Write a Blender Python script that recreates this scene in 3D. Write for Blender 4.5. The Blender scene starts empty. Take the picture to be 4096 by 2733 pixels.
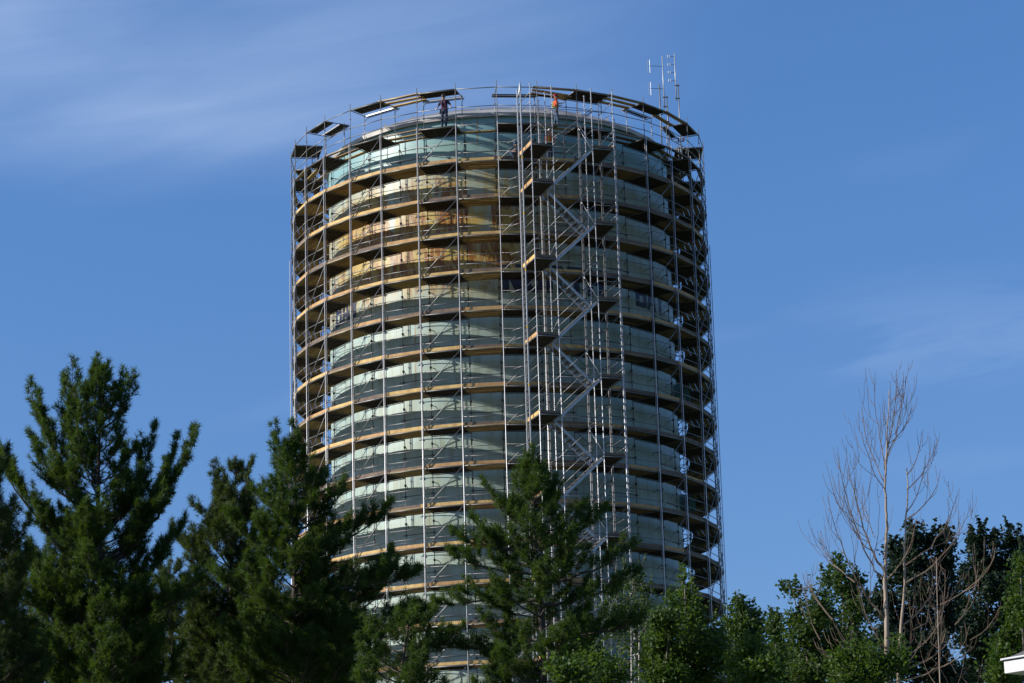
import bpy, math, random
import numpy as np
from mathutils import Vector, Matrix
random.seed(7); RNG = np.random.default_rng(11)
R_ = math.radians
C = bpy.context.scene.collection
S = bpy.context.scene
PI = math.pi

# ------------------------------------------------------------------ camera
FPX, PITCH, ROLL, YAW = 10550.2, 0.26023, -0.028216, 0.0038478
CAMZ = 1.6
fw = Vector((math.sin(YAW)*math.cos(PITCH), math.cos(YAW)*math.cos(PITCH), math.sin(PITCH)))
rt = Vector((math.cos(YAW), -math.sin(YAW), 0)); up = rt.cross(fw)
cr, sr = math.cos(ROLL), math.sin(ROLL)
CX = rt*cr + up*sr; CY = up*cr - rt*sr
cam = bpy.data.cameras.new('camera'); co = bpy.data.objects.new('camera', cam); C.objects.link(co)
m = Matrix((CX, CY, -fw)).transposed().to_4x4(); m.translation = Vector((0, 0, CAMZ)); co.matrix_world = m
cam.sensor_width = 36; cam.sensor_fit = 'HORIZONTAL'; cam.lens = FPX/4096*36
cam.clip_start = 1; cam.clip_end = 5000
S.camera = co
def at(px, py, Y):
    """point at distance Y in front of the camera that is seen at a pixel of the 4096 px photograph"""
    d = CX*((px-2048)/FPX) - CY*((py-1366.5)/FPX) + fw
    return Vector((0, 0, CAMZ)) + d*(Y/d.y)

# ------------------------------------------------------------------ light
SUN_EL, SUN_AZ = R_(28), R_(-81)          # azimuth measured from the direction tower -> camera
sd = Vector((math.sin(SUN_AZ)*math.cos(SUN_EL), -math.cos(SUN_AZ)*math.cos(SUN_EL), math.sin(SUN_EL)))
L = bpy.data.lights.new('sun', 'SUN'); L.energy = 5.0; L.angle = R_(0.53); L.color = (1.0, .94, .84)
lo = bpy.data.objects.new('sun', L); C.objects.link(lo); lo.rotation_euler = sd.to_track_quat('Z', 'Y').to_euler()
W = bpy.data.worlds.new('World'); S.world = W; W.use_nodes = True
nt = W.node_tree; nt.nodes.clear()
def N(t, **k):
    n = nt.nodes.new(t)
    for a, b in k.items(): setattr(n, a, b)
    return n
def lk(a, b): nt.links.new(a, b)
def mth(op, a, b=None, clamp=False):
    n = N('ShaderNodeMath', operation=op); n.use_clamp = clamp
    for i, v in enumerate((a, b)):
        if v is None: continue
        if isinstance(v, (int, float)): n.inputs[i].default_value = v
        else: lk(v, n.inputs[i])
    return n.outputs[0]
def sst(v, a, b):
    n = N('ShaderNodeMapRange', interpolation_type='SMOOTHSTEP')
    lk(v, n.inputs['Value']); n.inputs['From Min'].default_value = a; n.inputs['From Max'].default_value = b
    return n.outputs['Result']
sky = N('ShaderNodeTexSky', sky_type='NISHITA'); sky.sun_disc = False
sky.sun_elevation = SUN_EL; sky.sun_rotation = math.atan2(sd.x, sd.y)
sky.altitude = 200; sky.air_density = 1.0; sky.dust_density = .6; sky.ozone_density = 2.5
tc = N('ShaderNodeTexCoord'); sp = N('ShaderNodeSeparateXYZ'); lk(tc.outputs['Generated'], sp.inputs[0])
yy = mth('MAXIMUM', sp.outputs['Y'], .05)
az = mth('DIVIDE', sp.outputs['X'], yy); el = mth('DIVIDE', sp.outputs['Z'], yy)
cmb = N('ShaderNodeCombineXYZ'); lk(mth('ADD', mth('MULTIPLY', az, 4.5), mth('MULTIPLY', el, -2.0)), cmb.inputs[0]); lk(mth('ADD', mth('MULTIPLY', el, 15.0), mth('MULTIPLY', az, -2.2)), cmb.inputs[1])
no = N('ShaderNodeTexNoise'); lk(cmb.outputs[0], no.inputs['Vector']); no.inputs['Scale'].default_value = 1.0; no.inputs['Detail'].default_value = 3.5; no.inputs['Roughness'].default_value = .42; no.inputs['Distortion'].default_value = .3
nz = no.outputs['Fac']
# high cirrus veil to the upper left, thin streaks elsewhere
edge = mth('ADD', el, mth('MULTIPLY', az, -.05))
veil = mth('MULTIPLY', sst(mth('ADD', edge, mth('MULTIPLY', nz, .05)), .355, .405), sst(az, .16, -.10))
veil = mth('MULTIPLY', veil, sst(nz, .15, .80))
thin = mth('MULTIPLY', sst(nz, .55, .85), .30)
no2 = N('ShaderNodeTexNoise'); sc2 = N('ShaderNodeVectorMath', operation='MULTIPLY'); lk(cmb.outputs[0], sc2.inputs[0]); sc2.inputs[1].default_value = (2.2, 4.5, 1); lk(sc2.outputs[0], no2.inputs['Vector']); no2.inputs['Scale'].default_value = 1.0; no2.inputs['Detail'].default_value = 7; no2.inputs['Roughness'].default_value = .6; no2.inputs['Distortion'].default_value = .6
fib = no2.outputs['Fac']
veil = mth('MULTIPLY', veil, mth('ADD', .82, mth('MULTIPLY', sst(fib, .3, .75), .28)))
elw = mth('ADD', el, mth('MULTIPLY', mth('ADD', fib, -.5), .05))
wis = mth('MULTIPLY', mth('MULTIPLY', sst(elw, .236, .266), sst(elw, .300, .268)), mth('MULTIPLY', sst(mth('ADD', az, mth('MULTIPLY', fib, .08)),   .150, .215), sst(fib, .30, .62)))
cl = mth('ADD', mth('MULTIPLY', veil, .40), mth('ADD', thin, mth('MULTIPLY', wis, .12)), True)
cr2 = N('ShaderNodeMix', data_type='RGBA', blend_type='MULTIPLY'); cr2.inputs[0].default_value = 1
hz = N('ShaderNodeMix', data_type='RGBA'); lk(sst(sp.outputs['Z'], .05, .42), hz.inputs[0]); hz.inputs[6].default_value = (.90, .77, .78, 1); hz.inputs[7].default_value = (1, 1, 1, 1)
hm = N('ShaderNodeMix', data_type='RGBA', blend_type='MULTIPLY'); hm.inputs[0].default_value = 1; lk(sky.outputs[0], hm.inputs[6]); lk(hz.outputs[2], hm.inputs[7])
lk(hm.outputs[2], cr2.inputs[6]); cr2.inputs[7].default_value = (.72, 1.08, 1.50, 1)
mx = N('ShaderNodeMix', data_type='RGBA'); lk(cl, mx.inputs[0]); lk(cr2.outputs[2], mx.inputs[6]); mx.inputs[7].default_value = (5.6, 7.0, 9.6, 1)
bg = N('ShaderNodeBackground'); lk(mx.outputs[2], bg.inputs[0]); bg.inputs[1].default_value = .075
ow = N('ShaderNodeOutputWorld'); lk(bg.outputs[0], ow.inputs[0])
S.view_settings.view_transform = 'Standard'; S.view_settings.look = 'None'; S.view_settings.gamma = 1
S.view_settings.exposure = 0.5

# ------------------------------------------------------------------ materials
def mat(name, col, rough=.6, metal=0., var=None, scale=(1, 1, 1), nscale=3., amt=.5, bump=0., detail=6, thr=(.35, .65), k=.70):
    col = tuple(c*k for c in col); var = tuple(c*k for c in var) if var else None
    mm = bpy.data.materials.new(name); mm.use_nodes = True
    t = mm.node_tree; b = t.nodes['Principled BSDF']
    b.inputs['Roughness'].default_value = rough; b.inputs['Metallic'].default_value = metal
    b.inputs['Base Color'].default_value = (*col, 1)
    if var:
        tc = t.nodes.new('ShaderNodeTexCoord'); mp = t.nodes.new('ShaderNodeMapping'); mp.inputs['Scale'].default_value = scale
        n = t.nodes.new('ShaderNodeTexNoise'); n.inputs['Scale'].default_value = nscale; n.inputs['Detail'].default_value = detail
        r = t.nodes.new('ShaderNodeMapRange'); r.inputs['From Min'].default_value = thr[0]; r.inputs['From Max'].default_value = thr[1]; r.inputs['To Max'].default_value = amt
        x = t.nodes.new('ShaderNodeMix'); x.data_type = 'RGBA'; x.inputs[6].default_value = (*col, 1); x.inputs[7].default_value = (*var, 1)
        t.links.new(tc.outputs['Object'], mp.inputs[0]); t.links.new(mp.outputs[0], n.inputs['Vector']); t.links.new(n.outputs['Fac'], r.inputs[0])
        t.links.new(r.outputs[0], x.inputs[0]); t.links.new(x.outputs[2], b.inputs['Base Color'])
        if bump:
            bp = t.nodes.new('ShaderNodeBump'); bp.inputs['Strength'].default_value = bump; bp.inputs['Distance'].default_value = .02
            t.links.new(n.outputs['Fac'], bp.inputs['Height']); t.links.new(bp.outputs[0], b.inputs['Normal'])
    return mm
def leafmat(name, col, var, trans=.35, tcol=None, nscale=1.2):
    mm = mat(name, col, .55, 0, var, nscale=nscale, amt=1., detail=3)
    t = mm.node_tree; b = t.nodes['Principled BSDF']; o = [n for n in t.nodes if n.type == 'OUTPUT_MATERIAL'][0]
    tr = t.nodes.new('ShaderNodeBsdfTranslucent'); tr.inputs[0].default_value = (*(tcol or var), 1)
    ms = t.nodes.new('ShaderNodeMixShader'); ms.inputs[0].default_value = trans
    t.links.new(b.outputs[0], ms.inputs[1]); t.links.new(tr.outputs[0], ms.inputs[2]); t.links.new(ms.outputs[0], o.inputs[0])
    b.inputs['Specular IOR Level'].default_value = .25
    return mm
M = dict(
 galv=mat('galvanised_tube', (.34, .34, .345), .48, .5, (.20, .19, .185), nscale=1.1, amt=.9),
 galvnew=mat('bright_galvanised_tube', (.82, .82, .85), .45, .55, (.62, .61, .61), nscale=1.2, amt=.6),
 shade=mat('shaded_stair_tube', (.30, .30, .32), .5, .5, (.20, .20, .21), nscale=2., amt=.6),  # galvanised tube again, base colour darkened to carry the stair tower's shade
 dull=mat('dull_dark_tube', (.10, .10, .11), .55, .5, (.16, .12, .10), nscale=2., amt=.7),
 alu=mat('aluminium', (.62, .63, .66), .42, .35, (.44, .45, .47), nscale=2., amt=.7),
 ply=mat('dark_deck_plywood', (.035, .022, .018), .85, 0, (.065, .045, .032), (1, 1, 1), 1.7, .8),
 wood=mat('fresh_timber', (.62, .415, .155), .75, 0, (.40, .24, .08), (1, 1, .6), 3., .9, .3, k=.93),
 wood2=mat('orange_timber', (.52, .31, .13), .78, 0, (.34, .18, .07), (1, 1, .3), 4., .8, .3, k=.9),
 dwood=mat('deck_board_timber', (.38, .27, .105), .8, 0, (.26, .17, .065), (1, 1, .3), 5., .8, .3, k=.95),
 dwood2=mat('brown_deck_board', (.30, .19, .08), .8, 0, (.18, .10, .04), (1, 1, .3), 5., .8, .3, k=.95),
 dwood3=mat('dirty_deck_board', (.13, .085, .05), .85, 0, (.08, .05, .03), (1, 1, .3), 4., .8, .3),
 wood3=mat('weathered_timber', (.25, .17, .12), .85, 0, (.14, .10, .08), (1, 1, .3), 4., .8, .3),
 roof=mat('roof_sheet', (.34, .34, .36), .45, .25, (.22, .22, .25), (1, 1, 1), .5, .8),
 fasc=mat('fascia_sheet', (.55, .54, .53), .5, .2, (.36, .33, .30), (1, 1, 1), 1.1, .9),
 white=mat('white_paint', (.74, .75, .76), .5, 0, (.62, .62, .62), nscale=2., amt=.6),
 navy=mat('navy_letter_paint', (.012, .016, .05), .5, 0, (.03, .03, .06), nscale=4., amt=.6),
 red=mat('red_plastic', (.42, .02, .03), .35), skin=mat('skin', (.46, .25, .17), .55, 0, (.36, .17, .11), nscale=20.),
 yellow=mat('yellow_tape', (.75, .5, .04), .5),
 bark=mat('pine_bark', (.11, .085, .065), .9, 0, (.05, .04, .035), (1, 1, .25), 6., .9, .6),
 bark2=mat('pale_bark', (.46, .37, .29), .85, 0, (.27, .20, .15), (1, 1, .3), 5., .9, .4),
 twig=mat('brown_twig_bark', (.28, .20, .145), .9, 0, (.15, .10, .07), nscale=3., amt=.9),
 bark3=mat('grey_bark', (.20, .17, .14), .9, 0, (.09, .08, .07), (1, 1, .3), 5., .9, .4),
 birch=mat('white_stem_bark', (.62, .58, .52), .8, 0, (.30, .27, .24), (1, 1, .4), 6., .9, .4),
 needle=leafmat('pine_needles', (.018, .058, .010), (.058, .105, .010), .32, (.10, .17, .010), .7),
 needle2=leafmat('dark_pine_needles', (.014, .046, .010), (.055, .082, .009), .28, (.09, .13, .01), .7),
 leaf=leafmat('bright_leaves', (.028, .078, .010), (.075, .120, .014), .34, (.11, .19, .015), 1.0),
 leaf2=leafmat('mid_leaves', (.022, .060, .012), (.055, .092, .016), .30, (.09, .16, .015), 1.4),
 leaf3=leafmat('dark_poplar_leaves', (.010, .026, .016), (.022, .045, .018), .18, (.03, .06, .02), 1.4),
)

# ------------------------------------------------------------------ mesh helpers
class MB:
    def __init__(s): s.v = []; s.f = []; s.m = []; s.n = 0
    def add(s, vs, fs, mi=0):
        s.v.extend(vs); s.f.extend([tuple(i+s.n for i in f) for f in fs]); s.m.extend([mi]*len(fs)); s.n += len(vs)
    def tube(s, a, b, r, r2=None, n=6, mi=0, caps=True):
        a = Vector(a); b = Vector(b); r2 = r if r2 is None else r2; d = b-a
        if d.length < 1e-6: return
        d.normalize(); u = d.orthogonal() if abs(d.z) < .99 else Vector((1, 0, 0)).cross(d); u.normalize(); w = d.cross(u)
        vs = []
        for c, q in ((a, r), (b, r2)):
            for k in range(n):
                t = 2*PI*k/n; vs.append(c+(u*math.cos(t)+w*math.sin(t))*q)
        fs = [(k, (k+1) % n, n+(k+1) % n, n+k) for k in range(n)]
        if caps: fs += [tuple(reversed(range(n))), tuple(range(n, 2*n))]
        s.add(vs, fs, mi)
    def path(s, pts, rad, n=5, mi=0):
        pts = [Vector(p) for p in pts]; vs = []; k0 = len(pts)
        d0 = (pts[1]-pts[0]).normalized(); u = d0.orthogonal().normalized()
        for i, p in enumerate(pts):
            d = (pts[min(i+1, k0-1)]-pts[max(i-1, 0)]).normalized(); u = (u-d*u.dot(d)).normalized(); w = d.cross(u)
            for k in range(n):
                t = 2*PI*k/n; vs.append(p+(u*math.cos(t)+w*math.sin(t))*rad[i])
        fs = [(i*n+k, i*n+(k+1) % n, (i+1)*n+(k+1) % n, (i+1)*n+k) for i in range(k0-1) for k in range(n)]
        fs.append(tuple(range((k0-1)*n, k0*n)))
        s.add(vs, fs, mi)
    def box(s, o, ex, ey, ez, mi=0):
        """box from corner o along three edge vectors"""
        o, ex, ey, ez = Vector(o), Vector(ex), Vector(ey), Vector(ez)
        vs = [o, o+ex, o+ex+ey, o+ey, o+ez, o+ex+ez, o+ex+ey+ez, o+ey+ez]
        s.add(vs, [(0, 3, 2, 1), (4, 5, 6, 7), (0, 1, 5, 4), (1, 2, 6, 5), (2, 3, 7, 6), (3, 0, 4, 7)], mi)
    def slab(s, quad, z0, z1, mi=0):
        vs = [Vector((p[0], p[1], z0)) for p in quad]+[Vector((p[0], p[1], z1)) for p in quad]; n = len(quad)
        s.add(vs, [tuple(reversed(range(n))), tuple(range(n, 2*n))]+[(k, (k+1) % n, n+(k+1) % n, n+k) for k in range(n)], mi)
    def join(s, o):
        s.v.extend(o.v); s.f.extend([tuple(i+s.n for i in f) for f in o.f]); s.m.extend(o.m); s.n += o.n
    def build(s, name, mats, parent=None, smooth=False, loc=None):
        me = bpy.data.meshes.new(name); lv = Vector(loc) if loc is not None else None
        me.from_pydata([tuple(v-lv) if lv else tuple(v) for v in s.v], [], s.f)
        for q in (mats if isinstance(mats, (list, tuple)) else [mats]): me.materials.append(q)
        if len(me.materials) > 1: me.polygons.foreach_set('material_index', s.m)
        if smooth: me.polygons.foreach_set('use_smooth', [True]*len(me.polygons))
        o = bpy.data.objects.new(name, me); C.objects.link(o)
        if parent: o.parent = parent
        if lv is not None: o.location = lv
        return o
def tag(o, label=None, cat=None, group=None, kind=None):
    for k, v in (('label', label), ('category', cat), ('group', group), ('kind', kind)):
        if v: o[k] = v
    return o
def thing(name, label, cat, loc=(0, 0, 0), rz=0, group=None):
    o = bpy.data.objects.new(name, None); o.empty_display_size = .5; C.objects.link(o); o.location = loc; o.rotation_euler = (0, 0, rz)
    return tag(o, label, cat, group)
def npmesh(name, verts, faces, mt, parent=None):
    me = bpy.data.meshes.new(name); nv = len(verts); nf, k = faces.shape
    me.vertices.add(nv); me.vertices.foreach_set('co', verts.astype(np.float32).ravel())
    me.loops.add(nf*k); me.loops.foreach_set('vertex_index', faces.astype(np.int32).ravel())
    me.polygons.add(nf); me.polygons.foreach_set('loop_start', np.arange(0, nf*k, k, dtype=np.int32)); me.polygons.foreach_set('loop_total', np.full(nf, k, dtype=np.int32))
    me.update(calc_edges=True); me.materials.append(mt)
    o = bpy.data.objects.new(name, me); C.objects.link(o)
    if parent: o.parent = parent
    return o

# ------------------------------------------------------------------ ground
g = MB(); ng = 24
for j in range(ng+1):
    for i in range(ng+1):
        x = -1500+3000*i/ng; y = -500+3000*j/ng; g.v.append(Vector((x, y, 0)))
g.n = len(g.v)
for j in range(ng):
    for i in range(ng):
        a = j*(ng+1)+i; g.f.append((a, a+1, a+ng+2, a+ng+1)); g.m.append(0)
go = g.build('ground', mat('grass_ground', (.06, .10, .03), .95, 0, (.11, .12, .05), nscale=.2, amt=.8)); tag(go, kind='structure')

# ------------------------------------------------------------------ water tank
Z0 = Vector((0, 0, 1))
D, H0 = 140.444, 46.0187+CAMZ
RT = 9.45
def pol(th, r, z): return Vector((r*math.sin(th), D-r*math.cos(th), z))      # th: angle from the side facing the camera
tank = thing('water_tank', 'tall round pale green standpipe water tank with rust stains inside the scaffold', 'water tank', (0, D, 0))
def tank_mat():
    mm = bpy.data.materials.new('faded_green_tank_paint'); mm.use_nodes = True; t = mm.node_tree; b = t.nodes['Principled BSDF']
    b.inputs['Roughness'].default_value = .42; b.inputs['Specular IOR Level'].default_value = .4
    def Nn(ty, **k):
        n = t.nodes.new(ty)
        for a, c in k.items(): setattr(n, a, c)
        return n
    def l(a, c): t.links.new(a, c)
    def mr(v, a, c, lo=0, hi=1):
        n = Nn('ShaderNodeMapRange', interpolation_type='SMOOTHSTEP'); l(v, n.inputs[0]); n.inputs[1].default_value = a; n.inputs[2].default_value = c; n.inputs[3].default_value = lo; n.inputs[4].default_value = hi; return n.outputs[0]
    def mu(a, c, op='MULTIPLY'):
        n = Nn('ShaderNodeMath', operation=op)
        for i, v in enumerate((a, c)):
            if isinstance(v, (int, float)): n.inputs[i].default_value = v
            else: l(v, n.inputs[i])
        n.use_clamp = op == 'MULTIPLY'
        return n.outputs[0]
    tc = Nn('ShaderNodeTexCoord'); s = Nn('ShaderNodeSeparateXYZ'); l(tc.outputs['Object'], s.inputs[0]); z = s.outputs['Z']; x = s.outputs['X']
    def noise(sc, ns, det=6, dist=0., rough=.5):
        mp = Nn('ShaderNodeMapping'); mp.inputs['Scale'].default_value = sc; l(tc.outputs['Object'], mp.inputs[0])
        n = Nn('ShaderNodeTexNoise'); n.inputs['Scale'].default_value = ns; n.inputs['Detail'].default_value = det; n.inputs['Distortion'].default_value = dist; n.inputs['Roughness'].default_value = rough; l(mp.outputs[0], n.inputs['Vector']); return n.outputs['Fac']
    def mix(f, a, c):
        n = Nn('ShaderNodeMix', data_type='RGBA')
        if isinstance(f, (int, float)): n.inputs[0].default_value = f
        else: l(f, n.inputs[0])
        for i, v in ((6, a), (7, c)):
            if isinstance(v, tuple): n.inputs[i].default_value = (*v, 1)
            else: l(v, n.inputs[i])
        return n.outputs[2]
    big = noise((1, 1, 1), .35, 4); streak = noise((1, 1, .10), 3.2, 6, .3); fine = noise((1, 1, .22), 6., 9, .9, .7)
    base = mix(mr(big, .3, .7), (.27, .365, .34), (.36, .45, .41))
    mott = noise((1, 1, .6), 1.7, 8, .6, .65); base = mix(mu(mr(mott, .50, .72), .5), base, (.20, .24, .205))
    base = mix(mu(mr(streak, .42, .68), .6), base, (.24, .27, .19))
    seam = noise((1, 1, .02), 9., 3, .1); base = mix(mu(mr(seam, .62, .70), .45), base, (.16, .17, .13))
    zt = mu(z, mu(big, 1.2), 'ADD')
    base = mix(mr(zt, H0-1.1, H0+.5), base, (.18, .32, .325))                 # fresher teal collar under the roof
    # rust and ochre run-off: a belt from the second to the fifth lift, more on the left front
    belt = mu(mr(z, H0-9.4, H0-7.0), mr(z, H0-.8, H0-3.0))
    side = mu(mr(x, 4.0, .6, .30, 1.0), mr(x, -9.4, -8.2, .6, 1.0))
    core = mu(mu(mr(x, -8.6, -5.6), mr(x, 1.6, -.6)), mu(mr(z, H0-8.2, H0-6.8), mr(z, H0-3.0, H0-4.2)))
    och = mu(mu(mr(noise((1, 1, .35), .8, 6, .7), .29, .50), belt), side)
    och = mu(och, mr(streak, .25, .55, .6, 1))
    och = mu(mu(och, mu(mu(core, mr(noise((1, 1, .3), 1.1, 5, .8), .42, .60)), .7), 'ADD'), 1.0)
    base = mix(mu(och, .93), base, (.40, .275, .055))
    rs = mu(mu(mu(mr(mu(fine, mu(core, .055), 'ADD'), .46, .56), mr(mu(noise((1, 1, .45), 1.2, 6, .8), mu(core, .05), 'ADD'), .45, .56)), belt), side)
    base = mix(mu(rs, .95), base, (.21, .070, .008))
    # thin isolated rust runs anywhere
    sm = mu(mr(noise((1, 1, .05), 4.5, 4, .2), .64, .72), mr(noise((1, 1, .4), .9, 2), .52, .62))
    base = mix(mu(sm, .75), base, (.25, .16, .06))
    l(base, b.inputs['Base Color'])
    bp = Nn('ShaderNodeBump'); bp.inputs['Strength'].default_value = .25; bp.inputs['Distance'].default_value = .03; l(big, bp.inputs['Height']); l(bp.outputs[0], b.inputs['Normal'])
    return mm
def lathe(mb, prof, n, mi=0, th0=0):
    vs = [pol(th0+2*PI*k/n, r, z)-Vector((0, D, 0)) for r, z in prof for k in range(n)]
    fs = [(i*n+k, i*n+(k+1) % n, (i+1)*n+(k+1) % n, (i+1)*n+k) for i in range(len(prof)-1) for k in range(n)]
    mb.add(vs, fs, mi)
b = MB(); lathe(b, [(RT, 0), (RT, 12), (RT, 24), (RT, 36), (RT, H0-1), (RT, H0+.75), (RT-.02, H0+1.14)], 144)
b.build('shell', tank_mat(), tank, True)
b = MB()
for zz in [H0-2.45*k-.15 for k in range(19)]:                                   # weld seams between the plate rings
    lathe(b, [(RT+.001, zz-.02), (RT+.008, zz), (RT+.001, zz+.02)], 144)
b.build('weld_seam', mat('seam_paint', (.40, .50, .47), .5), tank, True)
b = MB(); nf = 30
lathe(b, [(RT+.02, H0+1.12), (RT+.20, H0+1.10), (RT+.22, H0+1.30), (RT-.25, H0+1.62)], nf)
b.build('fascia', M['fasc'], tank)
b = MB(); lathe(b, [(RT-.25, H0+1.62), (RT-1.2, H0+2.1), (5.5, H0+2.75), (2.5, H0+3.0), (.05, H0+3.05)], nf)
b.build('roof', M['roof'], tank)
for k in range(30):
    th = 2*PI*(k+.5)/30
    if abs(((th+PI) % (2*PI))-PI) < 1.75:
        b = MB(); p = pol(th, RT-.55, 0)-Vector((0, D, 0)); b.box(p+Vector((-.08, -.08, H0+1.70)), (.16, 0, 0), (0, .16, 0), (0, 0, .16)); b.build('roof_vent', M['white'], tank)
# bracket lugs under the roof edge
for k in range(15):
    th = 2*PI*(k+.2)/15
    if math.cos(th) > -.2:
        b = MB(); p0 = pol(th, RT+.002, 0)-Vector((0, D, 0)); q = Vector((math.cos(th), math.sin(th), 0)); n_ = Vector((math.sin(th), -math.cos(th), 0))
        for zz in (H0+.55,):
            b.add([p0-q*.09+Vector((0, 0, zz+.2)), p0+q*.09+Vector((0, 0, zz+.2)), p0+q*.05+Vector((0, 0, zz-.12)), p0-q*.05+Vector((0, 0, zz-.12)), p0-q*.06+n_*.12+Vector((0, 0, zz+.17)), p0+q*.06+n_*.12+Vector((0, 0, zz+.17))], [(0, 1, 5, 4), (0, 4, 3), (1, 2, 5), (2, 3, 4, 5)])
        b.build('lug', mat('lug_paint', (.12, .30, .32), .6), tank)
# small painted outlet housings on the right flank
teal = mat('teal_steel', (.10, .26, .28), .55, 0, (.07, .18, .2), nscale=2.)
for th, zz in ((R_(80), H0-12.6), (R_(82), H0-18.6), (R_(84), H0-25.)):
    q = Vector((math.cos(th), math.sin(th), 0)); n_ = Vector((math.sin(th), -math.cos(th), 0)); o = n_*(RT-.05)-q*.55+Z0*zz
    b = MB(); b.box(o, n_*.55, q*1.1, Z0*.75); b.box(o+n_*.552+Z0*.02, n_*.25, q*.12, Z0*.70); b.box(o+n_*.552+q*.98+Z0*.02, n_*.25, q*.12, Z0*.70); b.box(o+n_*.553+q*.121+Z0*.57, n_*.24, q*.858, Z0*.14); b.build('outlet_housing', teal, tank)
# letters: name painted three times round the tank
def inpoly(poly, x, y):
    c = False; j = len(poly)-1
    for i in range(len(poly)):
        if (poly[i][1] > y) != (poly[j][1] > y) and x < (poly[j][0]-poly[i][0])*(y-poly[i][1])/(poly[j][1]-poly[i][1])+poly[i][0]: c = not c
        j = i
    return c
def rnd(x, y, x0, y0, x1, y1, r):
    if not (x0 <= x <= x1 and y0 <= y <= y1): return False
    cx = min(max(x, x0+r), x1-r); cy = min(max(y, y0+r), y1-r); return (x-cx)**2+(y-cy)**2 <= r*r
LT = .33
def glyph(ch, x, y):      # unit box width 1.03, height 1.5
    w, h = 1.03, 1.5
    if ch == 'N': return x < LT or x > w-LT or inpoly([(0, h), (.36, h), (w, 0), (w-.36, 0)], x, y)
    if ch == 'H': return x < LT or x > w-LT or abs(y-h/2) < .15
    if ch == 'T': return y > h-.32 or abs(x-w/2) < LT/2
    if ch == 'O': return rnd(x, y, 0, 0, w, h, .42) and not rnd(x, y, LT, .3, w-LT, h-.3, .17)
    if ch == 'R': return x < LT or (y > .62 and rnd(x, y, -.5, .62, w, h, .33) and not rnd(x, y, LT, .88, w-LT+.02, h-.28, .12)) or inpoly([(.40, .75), (.75, .75), (w, 0), (w-.37, 0)], x, y)
    if ch == 'B': return (x < LT or (y > .68 and rnd(x, y, -.5, .66, w-.04, h, .3) and not rnd(x, y, LT, .9, w-LT, h-.27, .1)) or (rnd(x, y, -.5, 0, w, .86, .3) and not rnd(x, y, LT, .27, w-LT, .64, .12)))
    if ch == 'A': return inpoly([(0, 0), (.33, 0), (.33+.2, 1.2), (w-.33-.0, 0), (w, 0), (.68, h), (.35, h)], x, y) or (.28 < y < .52 and .15 < x < w-.15)
    if ch == 'Y': return (abs(x-w/2) < LT/2 and y < .75) or inpoly([(0, h), (.36, h), (w/2, .95), (w-.36, h), (w, h), (w/2+LT/2, .58), (w/2-LT/2, .58)], x, y)
def letter(ch, th0):
    b = MB(); nx, ny = 36, 50; w, h = 1.03, 1.5; r = RT+.006; z0 = H0-8.50
    for j in range(ny):
        y0 = h*j/ny; y1 = h*(j+1)/ny; i = 0
        while i < nx:
            if glyph(ch, w*(i+.5)/nx, (y0+y1)/2):
                k = i
                while k < nx and k-i < 5 and glyph(ch, w*(k+.5)/nx, (y0+y1)/2): k += 1
                a0 = th0+w*i/nx/RT; a1 = th0+w*k/nx/RT; O = Vector((0, D, 0))
                b.add([pol(a0, r, z0+y0)-O, pol(a1, r, z0+y0)-O, pol(a1, r, z0+y1)-O, pol(a0, r, z0+y1)-O], [(0, 1, 2, 3)]); i = k
            else: i += 1
    b.build('letter', M['navy'], tank)
for rep in range(3):
    base = R_(.6)+rep*2*PI/3
    for k, ch in enumerate('NORTH'): letter(ch, base+k*R_(7.0))
    for k, ch in enumerate('BAY'): letter(ch, base+R_(48.2)+k*R_(6.2))

# ------------------------------------------------------------------ scaffold ring
RS, PH, AL, PER = 11.5336, -1.103599, .182682, 2*PI/17
LAST = 23
def zl(l): return H0-2.0*l
def th_node(i): return PH+(i//2)*PER+(i % 2)*AL
def node(i, dr=0.): t = th_node(i); return Vector(((RS+dr)*math.sin(t), D-(RS+dr)*math.cos(t), 0))
def nin(b):                                        # inward normal of the bay starting at node b
    mth_ = (th_node(b)+th_node(b+1))/2; return Vector((-math.sin(mth_), math.cos(mth_), 0))
def inner(i, w=1.52): return node(i)+nin(i if i % 2 == 0 else i-1)*w
scaf = thing('scaffold', 'round tube scaffold with plank decks and toe boards ringing the water tank', 'scaffold', (0, D, 0))
OFF = Vector((0, D, 0))
PARTS = {}
def part(kind, b, mats, th, l, smooth=False, bonus=0.):
    th = (th+PI) % (2*PI)-PI
    vis = math.cos(th) if math.cos(th) > -.05 else -1+math.cos(th)
    sc = vis-(0 if l <= 11 else .25*(l-11))+bonus
    if th < -.3 and l > 8: sc -= .15*(l-8)
    PARTS.setdefault(kind, []).append((sc, b, mats, smooth))
def flush(parent, off, lim=100):
    for kind, lst in PARTS.items():
        lst.sort(key=lambda q: -q[0])
        for sc, b, mats, sm in lst[:lim if len(lst) > lim else len(lst)]:
            b.v = [v-off for v in b.v]; b.build(kind, mats, parent, sm)
        rest = lst[lim:]
        if rest:                                   # every further piece of the kind in one mesh
            allm = []; J = MB()
            for sc, b, mats, sm in rest:
                ml = mats if isinstance(mats, (list, tuple)) else [mats]; mp = []
                for q in ml:
                    if q not in allm: allm.append(q)
                    mp.append(allm.index(q))
                b.v = [v-off for v in b.v]; b.m = [mp[k] for k in b.m]; J.join(b)
            o = J.build(kind, allm, parent, rest[0][3]); o['kind'] = 'stuff'
    PARTS.clear()
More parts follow.
